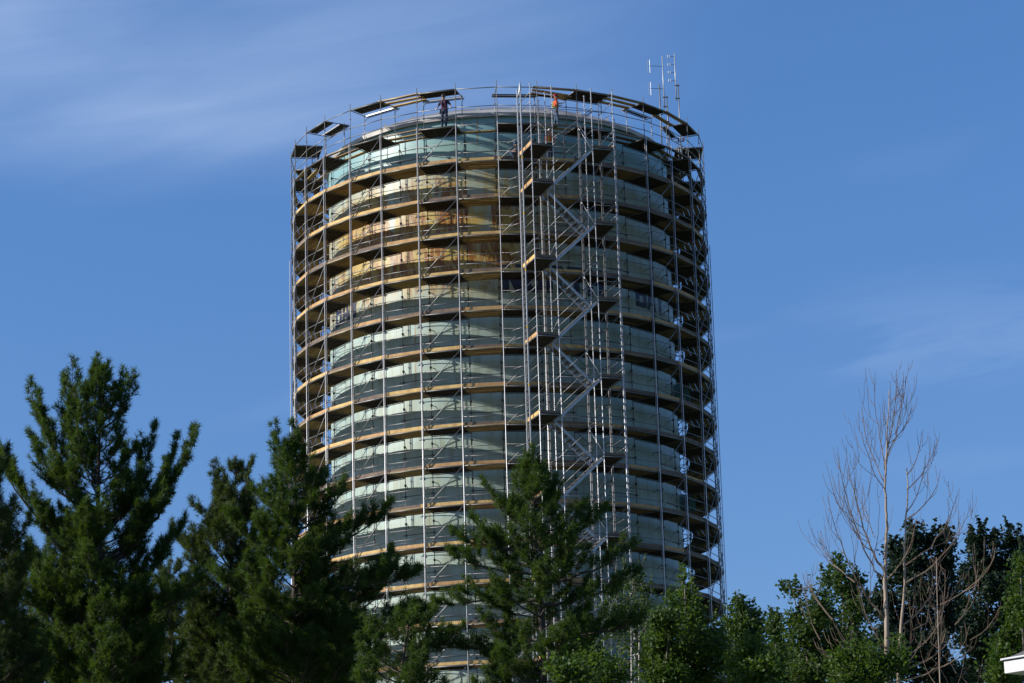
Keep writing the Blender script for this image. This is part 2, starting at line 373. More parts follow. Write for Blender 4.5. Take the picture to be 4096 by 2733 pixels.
def standard(p, z0, z1, r=.0195, ros=.5, zr=0.):
    b = MB(); p = Vector((p.x, p.y, 0)); b.tube(p+Vector((0, 0, z0)), p+Vector((0, 0, z1)), r, n=8)
    if ros:
        k = math.ceil((z0+.1-zr)/ros)
        while zr+k*ros < z1-.03:
            z = zr+k*ros
            if z > 16: b.tube(p+Vector((0, 0, z-.012)), p+Vector((0, 0, z+.012)), .052, n=6)
            k += 1
    return b
Z = Vector((0, 0, 1))
for i in range(34):
    t = th_node(i); tn = (t+PI) % (2*PI)-PI
    part('standard', standard(node(i), .02, zl(-1)+.36, zr=H0), M['galv'], t, 0, True, .02)
    top = zl(0)+.10 if abs(tn) < R_(80) else zl(2)+random.choice([0, .3, .8])
    part('standard', standard(node(i, .105), .02, top, ros=0, r=.0205), M['galvnew'], t, 0, True)
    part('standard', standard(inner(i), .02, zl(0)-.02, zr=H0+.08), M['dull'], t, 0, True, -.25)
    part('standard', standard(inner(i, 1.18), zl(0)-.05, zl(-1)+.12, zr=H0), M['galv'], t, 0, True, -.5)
TOPDECK = {0: 's', 2: 's', 3: 'g', 4: 's', 6: 'i', 7: 'x', 8: 's', 9: 'g', 10: 's', 11: 'h', 12: 's', -2: 's', -4: 's', 14: 's', 16: 's', 20: 's', 24: 's'}
def steel_deck(b0, l, w=1.5, planks=5, skip=()):
    b = MB(); a, c = node(b0), node(b0+1); n = nin(b0); e = (c-a).normalized(); Ln = (c-a).length; z = zl(l)
    pw = w/planks
    for k in range(planks):
        if k in skip: continue
        o = a+e*.05+n*(.02+k*pw); o.z = z+.035
        b.box(o, e*(Ln-.1), n*(pw-.004), Z*.022, 0)                                   # plywood face
        if k == 0 or k-1 in skip: b.box(o-Z*.062, e*(Ln-.1), n*.025, Z*.061, 1)          # alloy side rail on the open edge
        else: b.box(o-Z*.030, e*(Ln-.1), n*.012, Z*.029, 0)
        for q in range(1, 3): b.box(o+e*(.02+q*(Ln-.17)/3)+n*.03-Z*.025, e*.02, n*(pw-.08), Z*.02, 2)
    return b
def board(b, b0, d0, d1, z, th=.045, ext=.12, skew=0., mi=0):
    """timber laid over a wedge bay between depths d0 and d1"""
    def pt(d):
        A = node(b0)+nin(b0-1)*d; B = node(b0+1)+nin(b0+1)*d; e = (B-A).normalized(); return A-e*ext, B+e*ext
    A0, B0 = pt(d0); A1, B1 = pt(d1)
    n = nin(b0)*skew
    b.slab([A0, B0+n, B1+n, A1], z, z+th, mi)
WOODS = ['wood', 'wood', 'wood', 'wood2', 'wood2', 'wood3']
for l in range(-1, LAST+1):
    z = zl(l)
    for b0 in range(-12, 22):
        wood = b0 % 2 == 1; thm = (th_node(b0)+th_node(b0+1))/2; a, c = node(b0), node(b0+1); n = nin(b0); e = (c-a).normalized(); Ln = (c-a).length
        tn = (thm+PI) % (2*PI)-PI
        # ledgers at deck height, guard rails at half and one metre
        b = MB(); b.tube(a+Z*z, c+Z*z, .024, n=6); part('ledger', b, M['galv'], thm, l, True)
        if l >= 0:
            for hh in (.5, 1.0):
                b = MB(); jz = random.uniform(-.012, .012); b.tube(a+Z*(z+hh+jz), c+Z*(z+hh+jz), .0205, n=6); part('guard_rail', b, M['galv'], thm, l, True)
        if not wood:
            for q in (b0, b0+1):
                b = MB(); w = 1.18 if l < 0 else 1.52
                b.tube(node(q)+Z*z, inner(q, w)+Z*z, .024, n=6)
                if l < 0:
                    b.tube(inner(q, w)+Z*z, inner(q, 1.55)+Z*z, .02, n=5); b.tube(inner(q, w)+Z*(z-.3), inner(q, 1.5)+Z*(z-.02), .014, n=5); b.tube(inner(q, 1.56)+Z*(z-.03), inner(q, 1.56)+Z*(z+.2), .012, n=5)
                part('transom', b, M['galv'], th_node(q), l, True)
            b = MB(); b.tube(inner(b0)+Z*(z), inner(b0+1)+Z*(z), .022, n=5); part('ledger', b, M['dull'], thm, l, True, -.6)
        if l >= 1:
            # toe board on edge behind the outer standards
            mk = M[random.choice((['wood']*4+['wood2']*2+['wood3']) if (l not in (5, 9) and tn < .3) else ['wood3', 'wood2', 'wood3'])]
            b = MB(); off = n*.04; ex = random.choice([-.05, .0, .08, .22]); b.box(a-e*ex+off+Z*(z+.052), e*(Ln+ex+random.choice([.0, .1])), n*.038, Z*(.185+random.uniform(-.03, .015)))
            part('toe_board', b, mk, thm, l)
            if random.random() < .85:
                b2 = MB(); b2.box(a+e*.06+n*.1+Z*(z+.06), e*.09, n*.25, Z*.13); part('wood_block', b2, M['wood2'], thm, l)
            # inner rails and wall ties
            A, B = inner(b0), inner(b0+1)
            if wood:
                for hh in (.52, 1.02):
                    b = MB(); jj = random.uniform(-.03, .03); ei = (B-A).normalized(); b.tube(A-ei*.2+Z*(z+hh+jj), B+ei*.15+Z*(z+hh+jj), .021, n=5)
                    for q in (A, B): b.box(q+Z*(z+hh+jj-.05)-ei*.05-n*.05, ei*.1, n*.1, Z*.1)
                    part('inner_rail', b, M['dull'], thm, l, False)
            else:
                b = MB(); b.tube(A+Z*(z+.72), B+Z*(z+.66), .013, n=5); part('inner_rail', b, M['galv'], thm, l, False, -.3)
        if 0 <= l:
            if not wood:
                for q in (b0, b0+1):
                    p = inner(q); nn = nin(b0); b = MB(); zt = z-.36; sgn = 1 if q % 2 == 0 else .6
                    ed = (nn*.9+e*.5*sgn).normalized() if q == b0 else (nn*.9-e*.35).normalized()
                    b.path([p+Z*zt, p+ed*.28+Z*(zt-.02), p+ed*.36+Z*(zt-.06), p+ed*.46+Z*(zt-.17)], [.02, .02, .018, .016], 5)
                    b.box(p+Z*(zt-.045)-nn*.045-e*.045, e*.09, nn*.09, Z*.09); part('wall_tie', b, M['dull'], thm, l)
                # diagonal brace across the outer face
                if l < LAST:
                    b = MB(); b.tube(a+e*.10-n*.035+Z*(zl(l+1)+.06), c-e*.10-n*.035+Z*(z-.08), .0225, n=6); part('brace', b, M['galv'], thm, l, True)
        # decks
        if l == -1:
            k = TOPDECK.get(b0)
            if k == 's':
                part('steel_deck', steel_deck(b0, l, 1.5, 5, random.choice([(3,), (2,), ()]) if b0 != 4 else (3,)), [M['ply'], M['alu'], M['dull']], thm, l, bonus=.3)
            elif k == 'i':
                b = MB(); q = inner(b0, 1.15); q2 = inner(b0+1, 1.15); b.box(q-e*.12+Z*(z-.03), e*(Ln+.24), n*.30, Z*.07, 0); b.box(q-e*.12-n*.01+Z*(z-.06), e*(Ln+.24), n*.02, Z*.03, 1); part('steel_deck', b, [M['ply'], M['alu']], thm, l, bonus=.3)
            elif k:
                b = MB()
                for d0, sk in {'g': [(.03, 0), (.5, .05), (1.1, -.1)], 'h': [(.03, 0), (.75, .05)], 'x': [(.03, 0), (.45, .5), (.95, .55), (1.2, -.1)], 'i': [(1.12, 0)]}[k]: board(b, b0, d0, d0+.26, z+.03, skew=sk, ext=.2)
                part('timber_deck', b, M['wood2'] if k == 'i' else M['wood'], thm, l, bonus=.3)
        elif not wood:
            part('steel_deck', steel_deck(b0, l), [M['ply'], M['alu'], M['dull']], thm, l)
        else:
            b = MB(); ds = [(.02, .28), (.31, .58), (.61, .89), (.92, 1.19), (1.22, 1.48)]
            if l == 0: ds = [(1.2, 1.48)] if b0 == 5 else [(.03, .22), (.62, .86), (1.22, 1.46)]
            for k, (d0, d1) in enumerate(ds): board(b, b0, d0, d1, z+.03+random.uniform(0, .012), ext=random.choice([.03, .12, .2]), mi=k % 3)
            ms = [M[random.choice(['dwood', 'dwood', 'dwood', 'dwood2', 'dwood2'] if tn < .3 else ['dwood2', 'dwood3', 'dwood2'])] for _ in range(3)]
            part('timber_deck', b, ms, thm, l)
flush(scaf, OFF)

# ------------------------------------------------------------------ stair tower
SB, SX, SY = .3050053, 1.747269, 125.97745
SA, SBW, SDp = 1.141, 2.13, 2.14
zs_ = lambda l: zl(l)-.19
te = Vector((math.cos(SB), math.sin(SB), 0)); ne = Vector((-math.sin(SB), math.cos(SB), 0)); S0 = Vector((SX, SY, 0))
cols = [0, SA, SA+SBW, 2*SA+SBW]
def sp_(k, d, z=0): return S0+te*(cols[k] if isinstance(k, int) else k)+ne*(d*SDp)+Z*z
stair = thing('stair_tower', 'zigzag steel stair tower bolted to the right front of the round scaffold', 'stair tower', S0)
def spart(kind, b, m_, smooth=True): PARTS.setdefault(kind, []).append((0, b, m_, smooth))
for k, d, top in ((0, 0, 1.05), (1, 0, 1.05), (2, 0, 1.04), (3, 0, 1.0), (1, .5, 1.05), (2, .5, 1.05), (0, 1, 1.04), (1, 1, 1.05), (2, 1, 1.05), (3, 1, 1.02)):
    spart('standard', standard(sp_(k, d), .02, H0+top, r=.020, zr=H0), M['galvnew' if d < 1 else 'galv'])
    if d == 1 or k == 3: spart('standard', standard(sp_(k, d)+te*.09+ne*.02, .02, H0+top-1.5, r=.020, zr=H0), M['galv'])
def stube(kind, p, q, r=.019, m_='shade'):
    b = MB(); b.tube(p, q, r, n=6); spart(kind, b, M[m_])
def landing(k0, k1, l):
    z = zs_(l); b = MB(); P0 = sp_(k0, 0, z)
    L_ = cols[k1]-cols[k0]; npk = 6; pw = SDp/npk
    for k in range(npk):
        o = P0+ne*(k*pw+.02)+te*.03+Z*.03
        b.box(o, te*(L_-.06), ne*(pw-.003), Z*.04, 0)
        if k == 0: b.box(o-Z*.05, te*(L_-.06), ne*.02, Z*.049, 1)
    spart('landing', b, [M['ply'], M['alu']], False)
    if l > 1 or k0 > 0: b = MB(); b.box(P0+ne*.03+Z*.08, te*L_, ne*.035, Z*.13); spart('toe_board', b, M['wood3'], False)
    s_ = k0 if k0 == 0 else k1; b = MB(); b.box(sp_(s_, 0, z+.08)+te*(.03 if s_ == 0 else -.065), ne*SDp, te*.035, Z*.18); spart('toe_board', b, M['wood2' if l % 4 else 'wood'], False)
    for hh in (.5, 1.0):
        stube('guard_rail', sp_(k0, 0, z+hh), sp_(k1, 0, z+hh)); stube('guard_rail', sp_(s_, 0, z+hh), sp_(s_, 1, z+hh))
    stube('ledger', sp_(k0, 0, z), sp_(k1, 0, z)); stube('ledger', sp_(k0, 1, z), sp_(k1, 1, z)); stube('ledger', sp_(s_, 0, z), sp_(s_, 1, z))
def flight(l_low, l_high, lane, right):
    """one lift of alloy stair; lane 0 front, 1 rear; right: climbs to the right"""
    x0, x1 = (cols[1], cols[2]) if right else (cols[2], cols[1])
    d0, d1 = (.04, .46) if lane == 0 else (.54, .96)
    A = sp_(x0, d0, zs_(l_low)+.03); B = sp_(x1, d0, zs_(l_high)+.0); w = ne*((d1-d0)*SDp); run = B-A
    b = MB()
    for q in (Vector((0, 0, 0)), w-ne*.035): b.box(A+q-Z*.14, run, ne*.035, Z*.17, 0)
    nst = 9; fwd = te*(1 if right else -1)
    for k in range(1, nst):
        p = A+run*(k/nst)+ne*.035-fwd*.10-Z*.02; b.box(p, w-ne*.07, fwd*.22, Z*.03, 1)
    spart('stair_flight', b, [M['alu'], M['galv']], False)
    for hh in (.5, 1.0):
        q = A+Z*hh; r_ = B+Z*hh
        if lane == 0: stube('handrail', q-ne*.06, r_-ne*.06, .019)
        else: stube('handrail', q+w, r_+w, .019, 'dull')
landing(0, 1, 1)
for l in range(2, 23):
    if l % 2 == 0: landing(0, 1, l); flight(l, l-1, 0, True)
    else: flight(l, l-1, 1, False)
for l in range(1, 23, 2): landing(2, 3, l)
for l in range(1, 23):
    z = zs_(l)
    for k0, k1, d in ((1, 2, 0), (1, 2, 1)): stube('ledger', sp_(k0, d, z-.05), sp_(k1, d, z-.05), .02)
    stube('ledger', sp_(1, 0, z+.0), sp_(1, 1, z), .02); stube('ledger', sp_(2, 0, z), sp_(2, 1, z), .02)
    for k, d in ((3, 1),):                                  # stabiliser ties back to the ring
        stube('tie', sp_(k, d, z-.9), sp_(k, d, z-.9)+ne*.8-te*.2, .02, 'dull')
    stube('tie', sp_(0, 1, z+.5), sp_(0, 1, z+.5)+ne*.75-te*.35, .02)
    stube('tie', sp_(0, 1, z+1), sp_(0, 1, z+1)+ne*.75-te*.35, .02)
    if l % 2 == 1:
        stube('brace', sp_(1, 0, z+.05)-ne*.04, sp_(2, 0, zs_(l-1)-.05)-ne*.04); stube('brace', sp_(2, 1, z+.05), sp_(1, 1, zs_(l-1)-.05), .02, 'dull')
        stube('brace', sp_(2, 1, zs_(l-1)-.1)+ne*.03, sp_(3, 1, z+.1)+ne*.03, .02, 'alu')
        stube('guard_rail', sp_(0, 0, z+.5), sp_(0, 1, z+.5)); stube('guard_rail', sp_(0, 0, z), sp_(0, 1, z), .02)
    else:
        stube('brace', sp_(2, 1, z+.1)+ne*.03, sp_(3, 1, zs_(l-1)-.1)+ne*.03, .02, 'dull')
        stube('brace', sp_(1, 0, z+.9)-ne*.03, sp_(1, 1, z+.1), .018)
for hh in (.5, 1.0): 
    stube('guard_rail', sp_(0, 1, H0+hh-.4), sp_(0, 0, H0+hh-.4)); stube('guard_rail', sp_(3, 1, H0+hh-.6), sp_(3, 0, H0+hh-.6))
stube('guard_rail', sp_(0, 0, H0-.2), sp_(3, 0, H0-.2)); stube('guard_rail', sp_(1, .5, H0-.3), sp_(1, 0, H0-.3)); stube('brace', sp_(2, 1, H0-.1), sp_(3, 1, H0-1.9), .02, 'alu')
stube('brace', sp_(1, 0, H0-1.95)-ne*.04, sp_(2, 0, H0-.05)-ne*.04); stube('brace', sp_(1, 0, H0-1.8)-ne*.06, sp_(2, 0, H0-.2)-ne*.06, .018)
flush(stair, S0)

# ladder / lattice mast standing on the left side of the stair tower
lad = thing('ladder', 'long bright aluminium ladder mast on the left side of the stair tower', 'ladder', sp_(-.14, .62))
lb = sp_(-.14, .5); l1 = sp_(-.14, .76)
for p in (lb, l1):
    b = MB(); b.box(p-lad.location-te*.025, te*.05, ne*.085, Z*(H0+1.3+(.1 if p is lb else 0))); b.build('rail', M['alu'], lad)
b = MB(); z = 12.
while z < H0+1.3: b.tube(lb-lad.location+Z*z+ne*.1, l1-lad.location+Z*(z), .016, n=5); z += .3
b.build('rung', M['galv'], lad)['kind'] = 'stuff'
b = MB(); q = lb-lad.location+Z*(H0+1.1); b.add([q-te*.04, q-te*.04+ne*.45-Z*.25, q-te*.04+Z*.42, q+te*.0, q+ne*.45-Z*.25, q+Z*.42], [(0, 1, 2), (5, 4, 3), (0, 3, 4, 1), (1, 4, 5, 2), (2, 5, 3, 0)]); b.build('head_plate', M['white'], lad)
for k in range(9):
    b = MB(); b.box(lb-lad.location-te*.028+Z*(H0-2.6-2.98*k), te*.056, ne*.089, Z*.12); b.v = [v-ne*.002 for v in b.v]; b.build('tape_mark', M['yellow'], lad)

# ------------------------------------------------------------------ antennas on the roof edge
def ant_base(px, py, Y): return at(px, py, Y)
Ya = 138.5
a1 = at(2658, 433, Ya); a1t = at(2643, 224, Ya); zb = H0+1.3
def vert(px, py0, py1, Y):
    p = at(px, py0, Y); q = at(px, py1, Y); return p, Vector((p.x, p.y, q.z))
aT = thing('dipole_antenna', 'roof antenna with two long folded dipoles on arms, left of the pair', 'antenna', (a1.x, a1.y, a1.z)); hgt = a1t.z-a1.z
b = MB(); b.tube((0, 0, 0), (0, 0, hgt), .032, .026, n=8); b.build('pole', M['alu'], aT, True)
for zz in (hgt*.80, hgt*.37):
    b = MB(); b.tube((0, 0, zz), (-.76, -.05, zz+.02), .014, n=6); b.build('arm', M['dull'], aT)
    b = MB(); b.path([(-.72, -.05, zz-.4), (-.72, -.05, zz+.4), (-.80, -.05, zz+.42), (-.84, -.05, zz+.4), (-.84, -.05, zz-.4), (-.8, -.05, zz-.42), (-.73, -.05, zz-.4)], [.012]*7, 5); b.build('dipole', M['alu'], aT)
b = MB(); mx_ = .16; b.tube((mx_, 0, zb-a1.z), (mx_, 0, .72), .026, n=8); b.build('mast', M['galv'], aT, True)
for zz in (.62, .06):
    b = MB(); b.box((-.06, -.03, zz), (.28, 0, 0), (0, .06, 0), (0, 0, .05)); b.build('clamp', M['dull'], aT)
a2 = at(2706, 403, Ya); a2t = at(2696, 213, Ya)
aR = thing('dipole_antenna', 'roof antenna with four small oval dipoles stacked up one pole, the rightmost', 'antenna', (a2.x, a2.y, a2.z)); hgt = a2t.z-a2.z
b = MB(); b.tube((0, 0, 0), (0, 0, hgt), .032, .026, n=8); b.build('pole', M['alu'], aR, True)
for zz in (hgt*.925, hgt*.755, hgt*.59, hgt*.42):
    b = MB(); b.tube((0, 0, zz), (-.26, -.02, zz), .013, n=6); b.build('arm', M['dull'], aR)
    b = MB(); pts = [(-.33+.065*math.cos(t), -.02, zz+.135*math.sin(t)) for t in np.linspace(0, 2*PI, 15)]; b.path(pts, [.013]*15, 5); b.build('dipole', M['alu'], aR)
b = MB(); b.tube((.13, 0, zb-a2.z), (.13, 0, .98), .028, n=8); b.build('mast', M['galv'], aR, True)
for zz in (.86, .1):
    b = MB(); b.box((-.06, -.03, zz), (.26, 0, 0), (0, .06, 0), (0, 0, .05)); b.build('clamp', M['dull'], aR)
p0 = at(2637, 338, Ya+.3); pm = thing('mast_pole', 'bare grey pole behind the two long dipoles on the tank roof', 'pole', (p0.x, p0.y, zb))
b = MB(); b.tube((0, 0, 0), (0, 0, p0.z-zb), .036, n=8); b.build('pole', M['galv'], pm, True)
b = MB(); b.box((-.08, -.08, -.03), (.16, 0, 0), (0, .16, 0), (0, 0, .03)); b.build('foot_plate', M['galv'], pm)
p0 = at(2724, 600, 137.8); wl = thing('warning_light', 'short lamp post with two red aviation lamps on the right roof edge', 'warning light', (p0.x, p0.y, H0+1.2))
b = MB(); b.tube((0, 0, 0), (0, 0, .75), .04, n=8); b.tube((-.35, 0, .15), (.3, 0, .15), .015); b.tube((.3, 0, .15), (.25, 0, -.1), .015); b.tube((-.12, 0, .62), (.14, 0, .62), .02); b.build('post', M['white'], wl)
for sx in (-.12, .14):
    b = MB(); b.tube((sx, 0, .62), (sx, 0, .80), .055, .04, n=10); b.build('lamp', M['red'], wl, True)

# ------------------------------------------------------------------ workers
def caps(mb, pts, rad, n=10, sx=1., sy=1.):
    """tapered limb with rounded ends through the joints"""
    P = [Vector(p) for p in pts]
    for i in range(len(P)-1):
        a, b = P[i], P[i+1]; r0, r1 = rad[i], rad[i+1]; d = (b-a)
        if d.length < 1e-5: continue
        d.normalize(); u = Vector((1, 0, 0)) if abs(d.x) < .8 else Vector((0, 1, 0)); u = (u-d*u.dot(d)).normalized(); w = d.cross(u)
        rings = [(a-d*r0*math.sin(t), r0*math.cos(t)) for t in (1.45, 1.0, .5)]+[(a, r0), (b, r1)]+[(b+d*r1*math.sin(t), r1*math.cos(t)) for t in (.5, 1.0, 1.45)]
        vs = []
        for c, q in rings:
            for k in range(n):
                t = 2*PI*k/n; vs.append(c+u*math.cos(t)*q*sx+w*math.sin(t)*q*sy)
        k0 = len(rings); fs = [(i2*n+k, i2*n+(k+1) % n, (i2+1)*n+(k+1) % n, (i2+1)*n+k) for i2 in range(k0-1) for k in range(n)]+[tuple(reversed(range(n))), tuple(range((k0-1)*n, k0*n))]
        mb.add(vs, fs)
def fuse(o, vox=.011):
    r = o.modifiers.new('fuse', 'REMESH'); r.mode = 'VOXEL'; r.voxel_size = vox; r.use_smooth_shade = True
    s = o.modifiers.new('smooth', 'SMOOTH'); s.factor = .5; s.iterations = 3
def person(label, loc, rz, J, shirt, trousers, helmet, glove=None, vest=None, boots='wb'):
    t = thing('person', label, 'person', loc, rz)
    V = {k: Vector(v) for k, v in J.items()}
    b = MB(); hd = V['head']; nk = V['neck']
    caps(b, [V['pelvis'], V['belly'], V['chest']], [.13, .125, .145], 14, 1.15, .8)
    caps(b, [V['chest'], nk], [.11, .055], 10, 1.3, .8); caps(b, [nk, hd-Z*.06], [.055, .06])
    caps(b, [hd-Z*.045, hd+Z*.03], [.078, .092], 14, .92, 1.05)
    hf = V.get('face', Vector((0, 1, 0))).normalized(); hs = hf.cross(Z).normalized()
    caps(b, [hd+hf*.06-Z*.09, hd+hf*.055-Z*.075], [.035, .04]); caps(b, [hd+hf*.088+Z*.0, hd+hf*.105-Z*.03], [.010, .016], 6)
    for s in (-1, 1): caps(b, [hd+hs*s*.088-Z*.02, hd+hs*s*.092+Z*.015], [.014, .016], 6)
    for s in ('l', 'r'):
        caps(b, [V['hip'+s], V['knee'+s], V['ank'+s]], [.085, .057, .042]); caps(b, [V['sh'+s], V['elb'+s], V['wri'+s]], [.05, .038, .027])
        caps(b, [V['chest']+Z*.03, V['sh'+s]], [.09, .06])
    body = b.build('body', M['skin'], t); fuse(body)
    for s in ('l', 'r'):
        w = V['wri'+s]; d = (w-V['elb'+s]).normalized(); sd_ = V.get('palm'+s, Vector((0, 1, 0))); sd_ = (sd_-d*sd_.dot(d)).normalized(); ac = d.cross(sd_)
        b = MB(); caps(b, [w, w+d*.045, w+d*.085], [.028, .036, .036], 8, 1, .7)
        for k in range(4):
            o = ac*(-.027+.018*k); ln = [.030, .036, .034, .026][k]
            caps(b, [w+d*.085+o, w+d*(.085+ln)+o+sd_*.012, w+d*(.085+ln*1.3)+o+sd_*.04, w+d*(.085+ln)+o+sd_*.06], [.010, .009, .0085, .007], 6)
        th = ac*(-1 if s == 'l' else 1)
        caps(b, [w+d*.03+th*.028, w+d*.06+th*.05+sd_*.02, w+d*.085+th*.045+sd_*.045], [.012, .011, .009], 6)
        h = b.build('glove' if glove else 'hand', glove or M['skin'], t); fuse(h, .005)
    b = MB(); caps(b, [V['pelvis']+Z*.04, V['belly'], V['chest']], [.145, .145, .165], 14, 1.15, .85); caps(b, [V['chest'], nk-Z*.03], [.125, .075], 12, 1.3, .85)
    for s in ('l', 'r'):
        e = V['sh'+s].lerp(V['elb'+s], .75); caps(b, [V['chest']+Z*.03, V['sh'+s], e], [.11, .073, .062])
    fuse(b.build('shirt', shirt, t), .013)
    b = MB(); caps(b, [V['pelvis']+Z*.05, V['pelvis']-Z*.05], [.15, .15], 14, 1.15, .9)
    for s in ('l', 'r'): caps(b, [V['hip'+s], V['knee'+s], V['ank'+s]+(V['knee'+s]-V['ank'+s]).normalized()*.05], [.105, .076, .066])
    fuse(b.build('trousers', trousers, t), .013)
    for s in ('l', 'r'):
        a = V['ank'+s]; f = V.get('toe'+s, Vector((0, 1, 0))); b = MB(); caps(b, [a+Z*.04, a-Z*.03], [.05, .05]); caps(b, [a-Z*.045-f*.05, a-Z*.05+f*.09, a-Z*.055+f*.15], [.042, .044, .034], 10, 1, .9)
        fuse(b.build('boot', BOOT, t), .011)
    b = MB(); hc = hd+Z*.035; n = 16; rr = [(.122, 0), (.121, .03), (.108, .07), (.075, .105), (.03, .122)]
    vs = [hc+Vector((math.cos(2*PI*k/n)*r, math.sin(2*PI*k/n)*r*1.12, z)) for r, z in rr for k in range(n)]
    b.add(vs, [(i*n+k, i*n+(k+1) % n, (i+1)*n+(k+1) % n, (i+1)*n+k) for i in range(4) for k in range(n)]+[tuple(range(4*n, 5*n)), tuple(reversed(range(n)))])
    b.box(hc+hf*.10-hs*.08+Z*.0, hs*.16, hf*.075, Z*.012); b.build('helmet', helmet, t, True)
    for s in (-1, 1):
        b = MB(); caps(b, [hd+hf*.083+hs*s*.032+Z*.012, hd+hf*.086+hs*s*.032+Z*.012], [.012, .012], 6); b.build('eye', M['navy'], t)
    if vest:
        fy = hf if abs(hf.z) < .3 else Vector((0, 1, 0)); c = V['chest']; bl = V['belly']; fb = Vector((0, 1, 0))
        for s in (-1, 1):
            b = MB(); b.path([bl+Vector((s*.09, .135, -.02)), c+Vector((s*.09, .155, .0)), nk+Vector((s*.08, .06, -.03)), nk+Vector((s*.09, -.06, -.05)), c+Vector((s*.05, -.16, -.02)), bl+Vector((s*.09, -.135, -.02))], [.022]*6, 6); b.build('harness_strap', vest, t)
        b = MB(); pts = [bl+Vector((.185*math.cos(a), .14*math.sin(a), -.06)) for a in np.linspace(0, 2*PI, 17)]; b.path(pts, [.03]*17, 6); b.build('belt', vest, t)
        b = MB(); caps(b, [V['pelvis']+Vector((.21, .02, -.02)), V['pelvis']+Vector((.22, .02, -.14))], [.06, .07], 8); b.build('tool_pouch', BOOT, t)
    return t
BOOT = mat('brown_leather', (.07, .04, .025), .7, 0, (.04, .025, .02), nscale=12.)
NAVYC = mat('navy_cotton', (.035, .04, .085), .9, 0, (.02, .022, .05), nscale=9.); JEAN = mat('blue_denim', (.035, .055, .11), .9, 0, (.02, .03, .07), nscale=14., amt=.9)
ORNG = mat('orange_hi_vis', (.85, .11, .02), .7, 0, (.65, .07, .015), nscale=8.); PLAID = mat('checked_cotton', (.30, .26, .28), .9, 0, (.03, .02, .035), nscale=24., amt=1.)
YEL = mat('yellow_reflective_strap', (.62, .62, .08), .5); DRED = mat('dark_red_webbing', (.20, .012, .03), .8)
GLOVE = mat('white_glove', (.68, .66, .62), .8); JEANL = mat('light_denim', (.09, .15, .23), .9, 0, (.05, .09, .15), nscale=14.)
def standing(**k):
    J = dict(pelvis=(0, 0, .96), belly=(0, 0, 1.10), chest=(0, .0, 1.32), neck=(0, .01, 1.50), head=(0, .03, 1.645), hipl=(-.09, 0, .92), hipr=(.09, 0, .92), kneel=(-.10, .04, .50), kneer=(.10, .04, .50), ankl=(-.10, 0, .10), ankr=(.10, 0, .10),
             shl=(-.195, 0, 1.43), shr=(.195, 0, 1.43), elbl=(-.25, -.02, 1.14), elbr=(.25, -.02, 1.14), wril=(-.25, .06, .90), wrir=(.25, .06, .90)); J.update(k); return J
def bayspot(b0, fr, dep, l): p = node(b0).lerp(node(b0+1), fr)+nin(b0)*dep; return Vector((p.x, p.y, zl(l)+.062)), math.atan2(-nin(b0).y, -nin(b0).x)-PI/2
loc, rz = bayspot(4, .68, .22, 0)
person('worker in a navy shirt and dark red harness leaning on the top guard rail', loc, rz, standing(shl=(-.19, .03, 1.41), shr=(.19, .03, 1.41), chest=(0, .04, 1.31), neck=(0, .08, 1.48), head=(0, .13, 1.62), elbl=(-.33, .02, 1.20), elbr=(.33, .02, 1.20), wril=(-.37, .17, 1.03), wrir=(.38, .17, 1.03), ankl=(-.05, -.03, .09), ankr=(.13, .02, .09), kneer=(.12, .09, .5), face=(0, 1, -.25), palml=(0, .3, -1), palmr=(0, .3, -1)), NAVYC, JEAN, mat('dark_grey_helmet', (.05, .055, .06), .25), GLOVE, DRED)
loc, rz = bayspot(7, .52, .45, 0)
person('worker in an orange hi-vis shirt and red helmet standing sideways on the top deck', loc, rz+PI/2-.1, standing(elbl=(-.24, .02, 1.16), elbr=(.24, .05, 1.16), wril=(-.16, .27, 1.24), wrir=(.14, .30, 1.27), kneel=(-.09, .02, .5), kneer=(.1, .08, .5), ankl=(-.09, -.08, .09), ankr=(.09, .1, .09)), ORNG, JEANL, M['red'], GLOVE, YEL)
loc, rz = bayspot(7, .33, .30, 1)
person('worker in an orange shirt and grey helmet half hidden by the stair tower deck', loc, rz, standing(face=(-.4, 1, 0)), ORNG, NAVYC, mat('pale_grey_helmet', (.55, .58, .58), .35), None, YEL)
loc, rz = bayspot(6, .43, .18, 1)
person('worker in a blue helmet and checked sleeves sitting on the second deck', loc, rz, dict(pelvis=(0, -.05, .13), belly=(0, -.02, .28), chest=(0, .05, .50), neck=(0, .11, .66), head=(0, .17, .79), hipl=(-.09, -.02, .12), hipr=(.09, -.02, .12), kneel=(-.26, .30, .30), kneer=(.24, .32, .28), ankl=(-.10, .45, .07), ankr=(.12, .30, .07),
    shl=(-.195, .05, .60), shr=(.195, .05, .60), elbl=(-.29, .18, .36), elbr=(.29, .20, .36), wril=(-.06, .34, .33), wrir=(.10, .36, .34), face=(0, 1, -.2)), PLAID, JEANL, mat('blue_helmet', (.02, .10, .22), .35), None, None)

